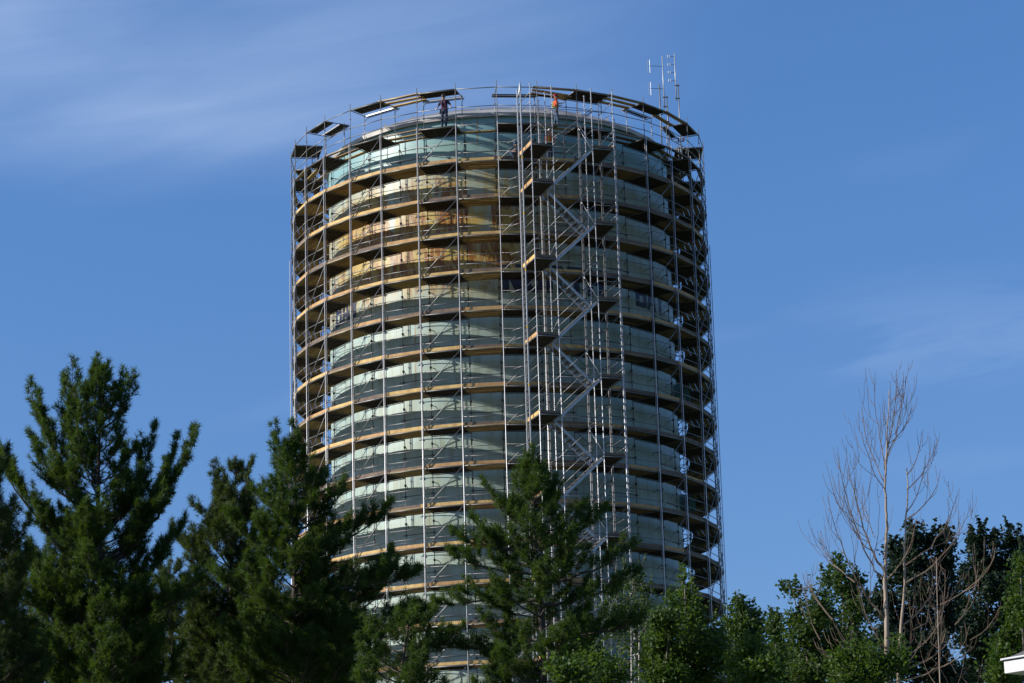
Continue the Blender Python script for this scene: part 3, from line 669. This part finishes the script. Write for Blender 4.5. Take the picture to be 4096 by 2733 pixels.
# ------------------------------------------------------------------ trees
def bez(a, c, b, n):
    return [a*(1-t)**2+c*(2*t*(1-t))+b*t*t for t in [i/(n-1) for i in range(n)]]
def rv(s=1.): return Vector(RNG.normal(0, s, 3))
def needles(name, tufts, mt, parent, ln=.13, per=18, wd=.0052):
    """sprays of needles: tufts is a list of (position, direction, size)"""
    T = np.array([(*p, *d, s) for p, d, s in tufts]); n = len(T)
    P = np.repeat(T[:, :3], per, 0); Dd = np.repeat(T[:, 3:6], per, 0); sz = np.repeat(T[:, 6], per)
    Rn = RNG.normal(0, 1, (n*per, 3)); Rn /= np.linalg.norm(Rn, axis=1, keepdims=True)
    dr = Dd*RNG.uniform(.15, 1.0, (n*per, 1))+Rn*.85; dr /= np.linalg.norm(dr, axis=1, keepdims=True)
    sd_ = np.cross(dr, RNG.normal(0, 1, (n*per, 3))); sd_ /= np.linalg.norm(sd_, axis=1, keepdims=True)
    P = P+Dd*RNG.uniform(-.04, .03, (n*per, 1)); w = wd*RNG.uniform(.8, 1.3, (n*per, 1)); L_ = (ln*sz*RNG.uniform(.75, 1.15, n*per))[:, None]
    V = np.stack([P-sd_*w, P+sd_*w, P+dr*L_+sd_*w*.5, P+dr*L_-sd_*w*.5], 1).reshape(-1, 3)
    return npmesh(name, V, np.arange(len(V)).reshape(-1, 4), mt, parent)
def pine(label, apex, Y, base_px, scale, limbs, spec, mt='needle', seed=1, lean=0., dense=1., rb=.17, tops=((0, 0),), zmin_py=2760):
    """white pine: apex pixel of the photo, distance Y; limb tips in photo pixels from the apex, scaled to metres"""
    random.seed(seed); A = at(apex[0], apex[1]+38, Y); Bp = at(base_px[0], base_px[1], Y); mpp = Y/FPX/math.cos(PITCH)*1.0
    sl = (Bp-A)/(A.z-Bp.z); G = A+sl*(A.z); t = thing('pine_tree', label, 'pine tree', (G.x, G.y, 0), 0, 'white pines in front of the tower')
    O = Vector((G.x, G.y, 0)); top = A-O
    wood = MB(); tufts = []
    def tr(z):      # trunk centre at height z
        f = z/top.z; return Vector((top.x*f+.05*math.sin(z*.9+seed), top.y*f+.05*math.cos(z*.8+seed), z))
    zs = np.linspace(0, top.z, 26); wood.path([tr(z) for z in zs], [rb*(1-z/top.z)**.8+.012 for z in zs], 8)
    def twig(p, d, l, lv):
        q = p+d*l+Z*l*.12; mid = (p+q)/2-Z*l*.03
        if lv <= 1: wood.path([p, mid, q], [.008+.004*(1-lv), .006, .004], 4)
        k = max(2, int(l/.075)); 
        for i in range(k):
            f = (i+.6)/k
            if f < .4 and random.random() < (.75 if lv == 0 else .3): continue
            pos = p.lerp(q, f)+rv(.035); tufts.append((pos, (d+Z*.5+rv(.25)).normalized(), random.uniform(.7, 1.15)))
        tufts.append((q+d*.02, (d+Z*.5).normalized(), 1.15))
        return q
    def limb(a, b, r0, sparse=1.):
        ln = (b-a).length; hor = Vector((b.x-a.x, b.y-a.y, 0)); c = a+hor*.72+Z*(b.z-a.z)*.30+rv(.04*ln); pts = bez(a, c, b, 9)
        pts = [pts[0]]+[p+rv(.012*ln) for p in pts[1:-1]]+[pts[-1]]
        wood.path(pts, [max(.006, r0*(1-i/8.6)) for i in range(9)], 5)
        n = max(5, int(ln*8.0*dense*sparse)); side = 1
        for i in range(n):
            f = .22+.78*(i+random.random())/n
            j = min(7, int(f*8)); p = pts[j].lerp(pts[j+1], f*8-j); dl = (pts[j+1]-pts[j]).normalized(); lat = dl.cross(Z).normalized()*side; side = -side
            if f < .4 and random.random() < .4: continue
            d = (dl*random.uniform(.5, 1.0)+lat*random.uniform(.2, 1.0)+Z*random.uniform(-.15, .75)).normalized()
            l = (1.12-f)*ln*.31*random.uniform(.35, 1.3)+.12; l = min(l, 1.05)
            q = twig(p, d, l, 0)
            for s in range(int(l/.16)):
                g = .35+.6*random.random(); d2 = (d+lat*random.uniform(-.8, .8)+Z*random.uniform(0, .9)+rv(.25)).normalized(); twig(p.lerp(q, g), d2, min(.38, l*random.uniform(.2, .5))+.05, 1)
        # candles at the tip
        for s in range(3): twig(b, ((pts[8]-pts[7]).normalized()+Z*.9+rv(.2)).normalized(), random.uniform(.15, .3), 1)
    def wpt(dx, py, dy):
        p = at(apex[0]+dx*1.0, py, Y); p = p+Vector((0, dy, 0)); return p-O
    for (apy, tx, tpy, dy) in limbs:
        za = at(apex[0], apy, Y).z; p = at(apex[0]+tx*.97, tpy+18, Y)-O; p.y += dy
        a = tr(min(za, top.z*.97)); limb(a, p, .012+.014*(p-a).length)
    for (tx, tpy) in tops:
        p = at(apex[0]+tx, tpy, Y)-O if (tx or tpy) else top; a = tr(top.z-1.6); limb(a, p+Z*.0, .03)
    # filler whorls following the crown's width
    z = top.z-.35; zl_ = at(apex[0], zmin_py, Y).z-.8
    while z > zl_:
        f = top.z-z; rad = spec[0]*(1-math.exp(-f/spec[1])); k = random.choice([3, 4, 4, 5]); a0 = random.random()*6.28
        for i in range(k):
            an = a0+i*2*PI/k+random.uniform(-.4, .4); r_ = rad*random.uniform(.55, 1.05)*(.82 if abs(math.cos(an)) > .8 and limbs else 1.); up_ = r_*random.uniform(spec[2]-.25, spec[2]+.2)*(1.0 if f < 4 else .75)
            a = tr(z); b = a+Vector((math.cos(an)*r_, math.sin(an)*r_, up_)); limb(a, b, .01+.012*r_)
        z -= random.uniform(.8, 1.2)*max(.24, .40-f*.03)
    wood.build('trunk', M['bark'], t, True)
    needles('needles', tufts, M[mt], t)
    return len(tufts)
cnt = []
cnt.append(pine('tall white pine with upswept limbs, leftmost big pine left of the tower', (390, 1420), 70, (412, 2600), 1,
  [(2060, -262, 1548, -.4), (1830, -150, 1500, .5), (1760, -90, 1478, -.5), (1700, 95, 1480, .4), (1730, 150, 1525, -.3), (2150, 225, 1690, .5), (2300, 395, 1740, -.3), (2250, 318, 1745, .4), (2080, -290, 1725, .6), (2330, -380, 1830, -.5),
   (2420, 340, 2060, .8), (2500, -360, 2330, -.8), (2560, 430, 2330, -1.), (2620, -300, 2150, 1.)], (3.1, 6.2, .95), seed=3, dense=1.05))
cnt.append(pine('dark pine cut off by the left edge of the picture', (-70, 1690), 62, (-60, 2600), 1,
  [(2020, 95, 1800, .2), (2250, 200, 2080, -.3), (2400, 180, 2200, .5)], (2.3, 5., .9), 'needle2', seed=5))
cnt.append(pine('dark narrow pine standing between the two big pines on the left', (950, 1815), 78, (900, 2700), 1,
  [(2050, -85, 1880, .3), (2120, -170, 2020, -.3), (2300, -270, 2090, .5), (2200, 60, 1860, -.4), (2500, -330, 2400, .6)], (2.8, 4.6, .85), 'needle2', seed=8, dense=1.05, tops=((-90, 1870),)))
cnt.append(pine('broad white pine with two leaders in front of the tower left edge', (1172, 1722), 74, (1185, 2650), 1,
  [(1980, 130, 1880, .5), (2120, 215, 1930, -.4), (2200, 390, 2005, .3), (2380, 500, 2290, -.4), (2060, -160, 1950, .3), (2250, -260, 2060, -.5), (2450, -330, 2250, .6), (2480, 400, 2180, .8), (2600, 560, 2440, -.6), (2300, 240, 2090, -.8)], (3.1, 4.8, .8), seed=12, dense=1.1, tops=((-70, 1718), (0, 1722)), rb=.2))
cnt.append(pine('thin dark pine behind the two leader pine, before the tower base', (1420, 2230), 80, (1290, 2700), 1,
  [(2500, 130, 2290, .3), (2600, 260, 2420, -.4)], (2.2, 2.2, .6), 'needle2', seed=17))
cnt.append(pine('small bushy pine left of the middle pine at the bottom edge', (1650, 2420), 66, (1600, 2733), 1,
  [(2550, 90, 2420, .3), (2620, -180, 2480, .4), (2640, 200, 2520, -.3)], (2.0, 2.0, .6), seed=19))
cnt.append(pine('middle white pine with spreading limbs right in front of the tower', (2133, 1795), 66, (2168, 2700), 1,
  [(2130, -190, 1950, -.3), (2200, -310, 2120, .3), (2300, -330, 2215, -.4), (2280, -240, 2060, .5), (2400, -395, 2390, .5), (2050, 95, 1905, .3), (2150, 200, 2030, -.3), (2200, 290, 2015, .4), (2330, 400, 2180, -.3), (2420, 420, 2270, .5), (2560, 430, 2480, -.5), (2600, -420, 2560, .6), (2000, -60, 1865, .3)], (3.2, 5.2, .62), seed=23, dense=1.0))

def leaves(name, pts, mt, parent, size=.07):
    P = np.array(pts); n = len(P); a = RNG.normal(0, 1, (n, 3)); a[:, 2] *= .6; a /= np.linalg.norm(a, axis=1, keepdims=True)
    b = np.cross(a, RNG.normal(0, 1, (n, 3))); b /= np.linalg.norm(b, axis=1, keepdims=True); s = (size*RNG.uniform(.6, 1.2, n))[:, None]
    V = np.stack([P-a*s, P-b*s*.62, P+a*s, P+b*s*.62], 1).reshape(-1, 3)
    return npmesh(name, V, np.arange(len(V)).reshape(-1, 4), mt, parent)
def broadleaf(name, label, cat, Y, stem_px, blobs, mt='leaf', bark='bark3', size=.07, n=9000, group=None, rb=.09, depth=1., seed=1, stems=((0, 0),)):
    """blobs: (px, py, rx, ry) leaf clumps in photo pixels; each gets its own limb, a real depth and a hollow, gappy shell of leaves"""
    random.seed(seed); rg = np.random.default_rng(seed)
    mpp = Y/FPX*1.0; G = at(stem_px[0], stem_px[1], Y); t = thing(name, label, cat, (G.x, G.y, 0), 0, group); O = Vector((G.x, G.y, 0))
    wood = MB(); pts = []; area = sum(b[2]*b[3] for b in blobs)
    tp = min(b[1] for b in blobs); TT = at(blobs[0][0], tp, Y)-O; zt = TT.z
    def tr(z):
        f = max(0, z-(G.z-O.z))/max(.1, zt-G.z); return Vector((TT.x*f*.8, 0, z))
    for sx, sy in stems:
        zs = np.linspace(0, zt*.98, 14); wood.path([tr(z)+Vector((sx*(.3+.7*z/zt)+.04*math.sin(z), sy, 0)) for z in zs], [rb*(1-z/zt)**.7+.008 for z in zs], 7)
    for (bx, by, rx, ry) in blobs:
        c = at(bx, by, Y)-O; c.y += random.uniform(-1, 1)*depth*.8; RX = rx*mpp; RZ = ry*mpp; RY = max(.3, (RX+RZ)*.5*depth)
        z0 = c.z-RZ*random.uniform(.8, 1.6); a = tr(z0); a.y += random.uniform(-.1, .1)
        cv = a*.45+c*.55; cv.z = a.z+(c.z-a.z)*.35; wood.path(bez(a, cv, c, 6), [.03, .026, .02, .015, .01, .006], 5)
        nb = max(6, int(n*rx*ry/area/16))
        for _ in range(nb):
            u = rg.normal(0, 1, 3); u /= np.linalg.norm(u); u *= rg.uniform(.2, 1.3)**.7
            e = c+Vector((u[0]*RX, u[1]*RY, u[2]*RZ)); o = c+Vector((u[0]*RX*.2, u[1]*RY*.2, u[2]*RZ*.3-RZ*.15))
            if random.random() < .5: wood.path([o, (o+e)/2+rv(.03), e], [.008, .006, .003], 4)
            k = int(13*rg.uniform(.3, 1.7)); sp__ = .07+.09*rg.random()
            for _2 in range(k):
                q = rg.normal(0, 1, 3)*sp__; f = rg.random(); w = e.lerp(o, f*.35); pts.append((w.x+q[0], w.y+q[1], w.z+q[2]*1.15))
        for _ in range(4):
            o = c+Vector((random.uniform(-.8, .8)*RX, random.uniform(-.6, .6)*RY, random.uniform(.2, .7)*RZ)); ll = random.uniform(.5, 1.15)*min(RZ, 1.)+.15; e = o+Vector((random.uniform(-.3, .3)*ll, random.uniform(-.3, .3)*ll, ll)); wood.path([o, (o+e)/2+rv(.02), e], [.007, .005, .003], 4)
            for q_ in range(int(ll/.028)):
                f = random.random()**.9; w = o.lerp(e, f)+rv(.05*(1.15-f)+.012); pts.append((w.x, w.y, w.z))
    wood.build('trunk', M[bark], t, True); leaves('foliage', pts, M[mt], t, size)
    return len(pts)
# aspen with white stems against the tower
broadleaf('aspen_tree', 'slim aspen with pale forked stems against the tower, right of the middle pine', 'aspen', 78, (2545, 2733), [(2530, 2330, 55, 55), (2500, 2420, 70, 70), (2570, 2400, 60, 70), (2540, 2500, 75, 60), (2440, 2440, 50, 60), (2590, 2480, 45, 60), (2450, 2530, 60, 50), (2540, 2580, 70, 45), (2600, 2570, 40, 40)], 'leaf2', 'birch', .055, 4200, None, .09, .8, 31, ((-.12, 0), (.14, .1)))
broadleaf('maple_tree', 'slender bright green maple with one tall leafy leader before the tower right edge', 'maple', 72, (2765, 2760), [(2727, 2315, 14, 22), (2745, 2360, 26, 32), (2768, 2400, 34, 38), (2775, 2455, 45, 45), (2765, 2520, 60, 50), (2800, 2590, 75, 60), (2720, 2620, 80, 60), (2850, 2640, 60, 60), (2760, 2700, 120, 60), (2860, 2560, 40, 60)], 'leaf', 'bark3', .062, 9500, None, .09, .9, 32)
broadleaf('maple_tree', 'bright green maple with a reddish top tuft, left of the slender maple', 'maple', 71, (2665, 2760), [(2690, 2405, 16, 26), (2695, 2450, 28, 32), (2680, 2500, 42, 38), (2620, 2500, 30, 32), (2650, 2560, 70, 45), (2640, 2630, 80, 50), (2660, 2700, 100, 50)], 'leaf', 'bark3', .062, 7500, None, .08, .9, 33)
broadleaf('maple_tree', 'round headed dark green maple just right of the tower corner', 'maple', 76, (2985, 2760), [(2955, 2425, 25, 30), (2960, 2470, 55, 45), (3005, 2455, 30, 35), (2975, 2530, 75, 55), (3040, 2500, 30, 45), (2960, 2600, 80, 60), (3020, 2610, 60, 60), (2990, 2700, 110, 60)], 'leaf2', 'bark3', .065, 10500, None, .1, .9, 34)
broadleaf('maple_tree', 'low yellow green maple filling the gap beside the round headed maple', 'maple', 66, (3020, 2760), [(3010, 2600, 45, 40), (2990, 2660, 90, 50), (3040, 2700, 100, 45)], 'leaf', 'bark3', .06, 4500, None, .07, .8, 35)
broadleaf('poplar_tree', 'dark narrow poplar with a pointed top left of the bare tree', 'poplar', 74, (3120, 2760), [(3093, 2485, 16, 28), (3098, 2530, 32, 38), (3130, 2600, 60, 50), (3110, 2680, 80, 60), (3165, 2680, 50, 60)], 'leaf2', 'bark3', .07, 6000, None, .08, .9, 36)
broadleaf('poplar_tree', 'poplar with a long thin twig reaching left, beside the bare tree', 'poplar', 70, (3265, 2760), [(3140, 2345, 14, 8), (3185, 2355, 20, 26), (3300, 2330, 18, 34), (3310, 2390, 26, 34), (3260, 2460, 45, 50), (3180, 2480, 40, 45), (3320, 2470, 40, 50), (3230, 2550, 80, 60), (3330, 2560, 60, 60), (3260, 2640, 110, 60), (3250, 2710, 120, 50)], 'leaf2', 'bark3', .066, 9500, None, .09, .9, 37)
broadleaf('poplar_tree', 'sparse dark leaved poplar behind the left limbs of the bare tree', 'poplar', 84, (3400, 2760), [(3355, 2260, 22, 30), (3350, 2320, 30, 40), (3420, 2320, 50, 35), (3390, 2380, 50, 45), (3440, 2400, 40, 45), (3400, 2470, 70, 50), (3420, 2550, 80, 55), (3400, 2640, 110, 60), (3440, 2710, 110, 50)], 'leaf2', 'bark3', .075, 7500, None, .09, .9, 38)
broadleaf('poplar_tree', 'tall dark poplar right behind the two trunks of the bare tree', 'poplar', 98, (3700, 2760), [(3640, 2140, 22, 30), (3650, 2180, 40, 45), (3720, 2160, 30, 45), (3785, 2140, 22, 38), (3775, 2190, 45, 50), (3590, 2200, 50, 50), (3680, 2260, 90, 60), (3790, 2270, 55, 60), (3600, 2290, 60, 55), (3560, 2380, 60, 60), (3680, 2370, 90, 60), (3790, 2380, 60, 60), (3520, 2440, 60, 55), (3640, 2480, 100, 60), (3760, 2500, 80, 60), (3560, 2560, 90, 60), (3700, 2600, 120, 65), (3560, 2660, 110, 60), (3740, 2700, 140, 55)], 'leaf3', 'bark3', .10, 21000, None, .16, .9, 39)
broadleaf('poplar_tree', 'largest dark poplar crown against the right edge of the picture', 'poplar', 104, (3960, 2760), [(3890, 2150, 18, 28), (3925, 2150, 18, 40), (3900, 2200, 45, 45), (3975, 2180, 30, 40), (4040, 2150, 25, 45), (4090, 2160, 25, 40), (3960, 2260, 90, 60), (4060, 2250, 60, 60), (3880, 2310, 60, 55), (3960, 2370, 100, 65), (4070, 2360, 60, 60), (3850, 2420, 50, 60), (3940, 2480, 110, 65), (4060, 2480, 70, 65), (3860, 2560, 80, 60), (3980, 2600, 130, 65), (3870, 2690, 100, 60), (4000, 2710, 130, 60)], 'leaf3', 'bark3', .10, 22000, None, .18, .9, 40)
broadleaf('maple_tree', 'sunlit yellow green maple above the white house roof', 'maple', 64, (4110, 2760), [(4085, 2270, 22, 35), (4080, 2340, 30, 40), (4050, 2440, 35, 40), (4085, 2480, 45, 60), (4060, 2560, 60, 50), (4010, 2590, 40, 35), (4090, 2600, 50, 50), (3990, 2640, 35, 30), (4000, 2710, 60, 35)], 'leaf', 'bark3', .06, 6500, None, .09, .9, 41)
broadleaf('maple_tree', 'leafy maple sapling around the foot of the bare tree', 'maple', 60, (3480, 2760), [(3440, 2600, 40, 40), (3380, 2650, 70, 45), (3500, 2660, 60, 45), (3450, 2710, 130, 40), (3590, 2640, 30, 60)], 'leaf', 'bark3', .055, 5200, None, .06, .8, 42)
broadleaf('maple_tree', 'bright low maple below the right limbs of the middle pine', 'maple', 60, (2310, 2800), [(2240, 2690, 35, 30), (2330, 2650, 55, 30), (2400, 2640, 55, 30), (2300, 2720, 90, 35), (2440, 2700, 80, 35)], 'leaf', 'bark3', .055, 3600, None, .06, .8, 43)
broadleaf('maple_tree', 'shaded maple low behind the leftmost big pine', 'maple', 92, (600, 2800), [(150, 2650, 90, 60), (350, 2680, 100, 60), (560, 2700, 120, 50), (760, 2660, 110, 70), (960, 2640, 100, 70), (90, 2560, 60, 60)], 'leaf2', 'bark3', .085, 9000, None, .12, .9, 44)

cnt.append(pine('dark pine filling behind the leftmost big pine', (180, 2180), 92, (160, 2700), 1, [], (2.9, 2.4, .55), 'needle2', seed=51))
cnt.append(pine('dark pine low between the two big left pines', (680, 2230), 90, (690, 2700), 1, [], (3.0, 2.4, .55), 'needle2', seed=52))
cnt.append(pine('dark pine behind the two leader pine, at the bottom edge', (1060, 2330), 92, (1060, 2700), 1, [], (3.0, 2.2, .5), 'needle2', seed=53))
# bare tree
def bare_tree():
    random.seed(77); Y = 64.; G = at(3552, 2733, Y); t = thing('bare_tree', 'tall leafless tree with two pale trunks and upswept branches on the right', 'dead tree', (G.x, G.y, 0)); O = Vector((G.x, G.y, 0))
    def P(px, py, dy=0.): p = at(px, py, Y)-O; p.y += dy; return p
    tips = 0
    def grow(mb, a, b, r0, r1, lv, bow=.25):
        nonlocal tips
        ln = (b-a).length; n = max(5, int(ln/.22)); hor = Vector((b.x-a.x, b.y-a.y, 0)); c = a+hor*(.5+bow)+Z*(b.z-a.z)*(.5-bow)
        pts = bez(a, c, b, n); pts = [pts[0]]+[p+rv(.010*min(ln, 1.6)) for p in pts[1:-1]]+[pts[-1]]
        mb.path(pts, [r0+(r1-r0)*i/(n-1) for i in range(n)], 6 if lv == 0 else 4)
        if lv >= 3 or ln < .3: return
        k = int(ln*[1.5, 2.5, 1.3][lv]+random.random())
        for i in range(k):
            f = .22+.7*(i+random.random())/k; j = min(n-2, int(f*(n-1))); p = pts[j].lerp(pts[j+1], f*(n-1)-j); d = (pts[j+1]-pts[j]).normalized()
            an = random.random()*6.28; lat = Vector((math.cos(an), math.sin(an), 0)); l = ln*(1.1-f)*random.uniform(.45, .85)+.2; l = min(l, 2.6)
            e = p+(d*.55+lat*.42+Z*.62).normalized()*l; rr = (r0+(r1-r0)*f)*.5; grow(mb, p, e, max(rr, .007), .004, lv+1, .3)
    def stem(pts, r0, r1):
        b = MB(); q = [P(*p) for p in pts]; k = len(q); f = []
        for i in range(k-1):
            for s in range(4): f.append(q[i].lerp(q[i+1], s/4)+rv(.008))
        f.append(q[-1]); n = len(f); b.path(f, [(r0+(r1-r0)*(i/(n-1))**.8)*.72 for i in range(n)], 8); return b
    G0 = (3552, 2733)
    tz = P(3552, 2733)
    b = stem([(3552, 2733), (3548, 2560), (3546, 2470), (3540, 2330), (3541, 2230), (3548, 2120), (3545, 2040), (3540, 1930), (3546, 1820), (3552, 1700), (3556, 1560)], .098, .012)
    b.path([Vector((0, 0, 0)), Vector((.02, 0, tz.z*.5)), tz], [.13, .095, .0705], 8); b.build('trunk', M['bark2'], t, True)
    b = stem([(3598, 2733, .2), (3604, 2560, .2), (3612, 2480, .2), (3622, 2330, .15), (3620, 2210, .1), (3624, 2090, .1), (3632, 1980, .05), (3628, 1870, .05)], .072, .016)
    s2 = P(3598, 2733, .2); b.path([Vector((.25, .2, 0)), s2], [.09, .052], 8); b.build('trunk', M['bark2'], t, True)
    b = MB()
    for a, e, r in [((3546, 1830), (3620, 1440), .02), ((3547, 1800), (3575, 1465), .016), ((3545, 1900), (3500, 1465), .018), ((3545, 1860), (3555, 1500), .014), ((3540, 1930), (3455, 1590), .016), ((3542, 1960), (3430, 1720), .014), ((3548, 1780), (3645, 1600), .014),
                    ((3540, 2290), (3385, 1760), .034), ((3541, 2330), (3340, 1790), .028), ((3546, 2480), (3300, 1970), .036), ((3500, 2150), (3460, 1880), .012), ((3628, 1960), (3735, 1730), .02), ((3628, 1900), (3685, 1690), .018), ((3624, 2080), (3755, 1855), .022), ((3626, 2050), (3700, 1790), .018),
                    ((3622, 2260), (3830, 1930), .030), ((3622, 2330), (3865, 2010), .028), ((3546, 2320), (3650, 2060), .02), ((3610, 2500), (3770, 2180), .03), ((3550, 2660), (3650, 2520), .03), ((3650, 2520), (3850, 2260), .022), ((3548, 2690), (3330, 2480), .035), ((3330, 2480), (3230, 2240), .02), ((3540, 2700), (3280, 2560), .03),
                    ((3280, 2560), (3210, 2300), .018), ((3556, 2700), (3820, 2500), .035), ((3820, 2500), (3900, 2250), .02), ((3600, 2640), (3760, 2420), .025), ((3760, 2420), (3960, 2200), .016), ((3552, 2733), (3880, 2560), .03), ((3880, 2560), (3990, 2400), .016), ((3548, 2600), (3420, 2330), .026), ((3420, 2330), (3290, 2080), .018), ((3600, 2700), (3730, 2300), .02)]:
        dy = random.uniform(-.7, .7); A_ = P(*a, random.uniform(-.05, .05) if r > .02 else 0); B_ = P(*e, dy); B_.z -= .2; grow(b, A_, B_, r*1.05, .006, 1, .22)
    b.build('branches', M['twig'], t)
bare_tree()
# thin bare saplings left of it
def sapling(px, label, top, Y, seed):
    random.seed(seed); G = at(px, 2733, Y); t = thing('bare_sapling', label, 'sapling', (G.x, G.y, 0)); O = Vector((G.x, G.y, 0)); T = at(top[0], top[1], Y)-O
    b = MB(); b.path(bez(Vector((0, 0, 0)), Vector((T.x*.2, 0, T.z*.6)), T, 14), [.032*(1-i/14.5)+.004 for i in range(14)], 6); b.build('trunk', M['bark2'], t, True); b = MB()
    for k in range(11):
        f = .5+.47*k/11; p = bez(Vector((0, 0, 0)), Vector((T.x*.2, 0, T.z*.6)), T, 101)[int(f*100)]; an = random.random()*6.28; l = (1.08-f)*5*random.uniform(.6, 1)
        e = p+Vector((math.cos(an)*l*.5, math.sin(an)*l*.4, l*.8)); b.path(bez(p, p+Vector((math.cos(an)*l*.4, math.sin(an)*l*.3, l*.25)), e, 7), [.009, .008, .007, .006, .005, .004, .003], 4)
        for s in range(2):
            q = p.lerp(e, .35+.3*s); b.path([q, q+Vector((random.uniform(-.2, .2), random.uniform(-.2, .2), .2)), q+Vector((random.uniform(-.3, .3), random.uniform(-.2, .2), .5))], [.006, .005, .003], 4)
    b.build('branches', M['twig'], t)
sapling(3730, 'bare sapling standing right of the two pale trunks', (3745, 2230), 62, 5)

# ------------------------------------------------------------------ house corner
Yh = 55.; c0 = at(4019, 2694, Yh); hs_ = thing('house', 'white house corner with a wide eave fascia at the bottom right', 'house', (c0.x, c0.y, 0)); zh = c0.z
ex = Vector((math.cos(.88), -math.sin(.88), 0)); ey = Vector((math.sin(.88), math.cos(.88), 0))
sid = mat('vinyl_siding', (.60, .59, .54), .6, 0, (.50, .49, .45), (.05, .05, 9), 1.2, .8)
b = MB(); wi = .42; b.box(ex*wi+ey*wi, ex*9, ey*7, Z*(zh+.02)); b.build('wall', sid, hs_)
b = MB(); b.box(ex*(wi-.035)+ey*(wi-.035), ex*.16, ey*.16, Z*(zh-.01)); b.build('corner_trim', M['white'], hs_)
b = MB(); b.box(Z*(zh), ex*9.8, ey*7.8, Z*.25); b.build('fascia', M['white'], hs_)
b = MB(); zz = zh+.274
o = [Vector((-.04, -.04, zz)), ex*9.86-ey*.04+Z*zz, ex*9.86+ey*7.86+Z*zz, -ex*.04+ey*7.86+Z*zz]; r0 = ex*4.9+ey*1.8+Z*(zz+1.6); r1 = ex*4.9+ey*6.+Z*(zz+1.6)
b.add(o+[r0, r1], [(0, 1, 4), (1, 2, 5, 4), (2, 3, 5), (3, 0, 4, 5), (3, 2, 1, 0)]); b.build('roof', mat('shingles', (.10, .10, .11), .9, 0, (.16, .15, .15), nscale=9.), hs_)
b = MB(); b.box(-ex*.05-ey*.05+Z*(zh+.27), ex*9.9, ey*.03, Z*.04); b.box(-ex*.05-ey*.02+Z*(zh+.27), ex*.03, ey*7.85, Z*.04); b.build('drip_edge', M['alu'], hs_)
b = MB(); wv = ey*(wi-.03)+ex*1.6; b.box(wv+Z*(zh-1.7), ex*1.0, ey*.025, Z*1.2); b.build('window', M['white'], hs_)
print('TUFTS', cnt)

# engine
S.render.engine = 'CYCLES'; S.cycles.max_bounces = 6; S.cycles.diffuse_bounces = 2; S.cycles.glossy_bounces = 2
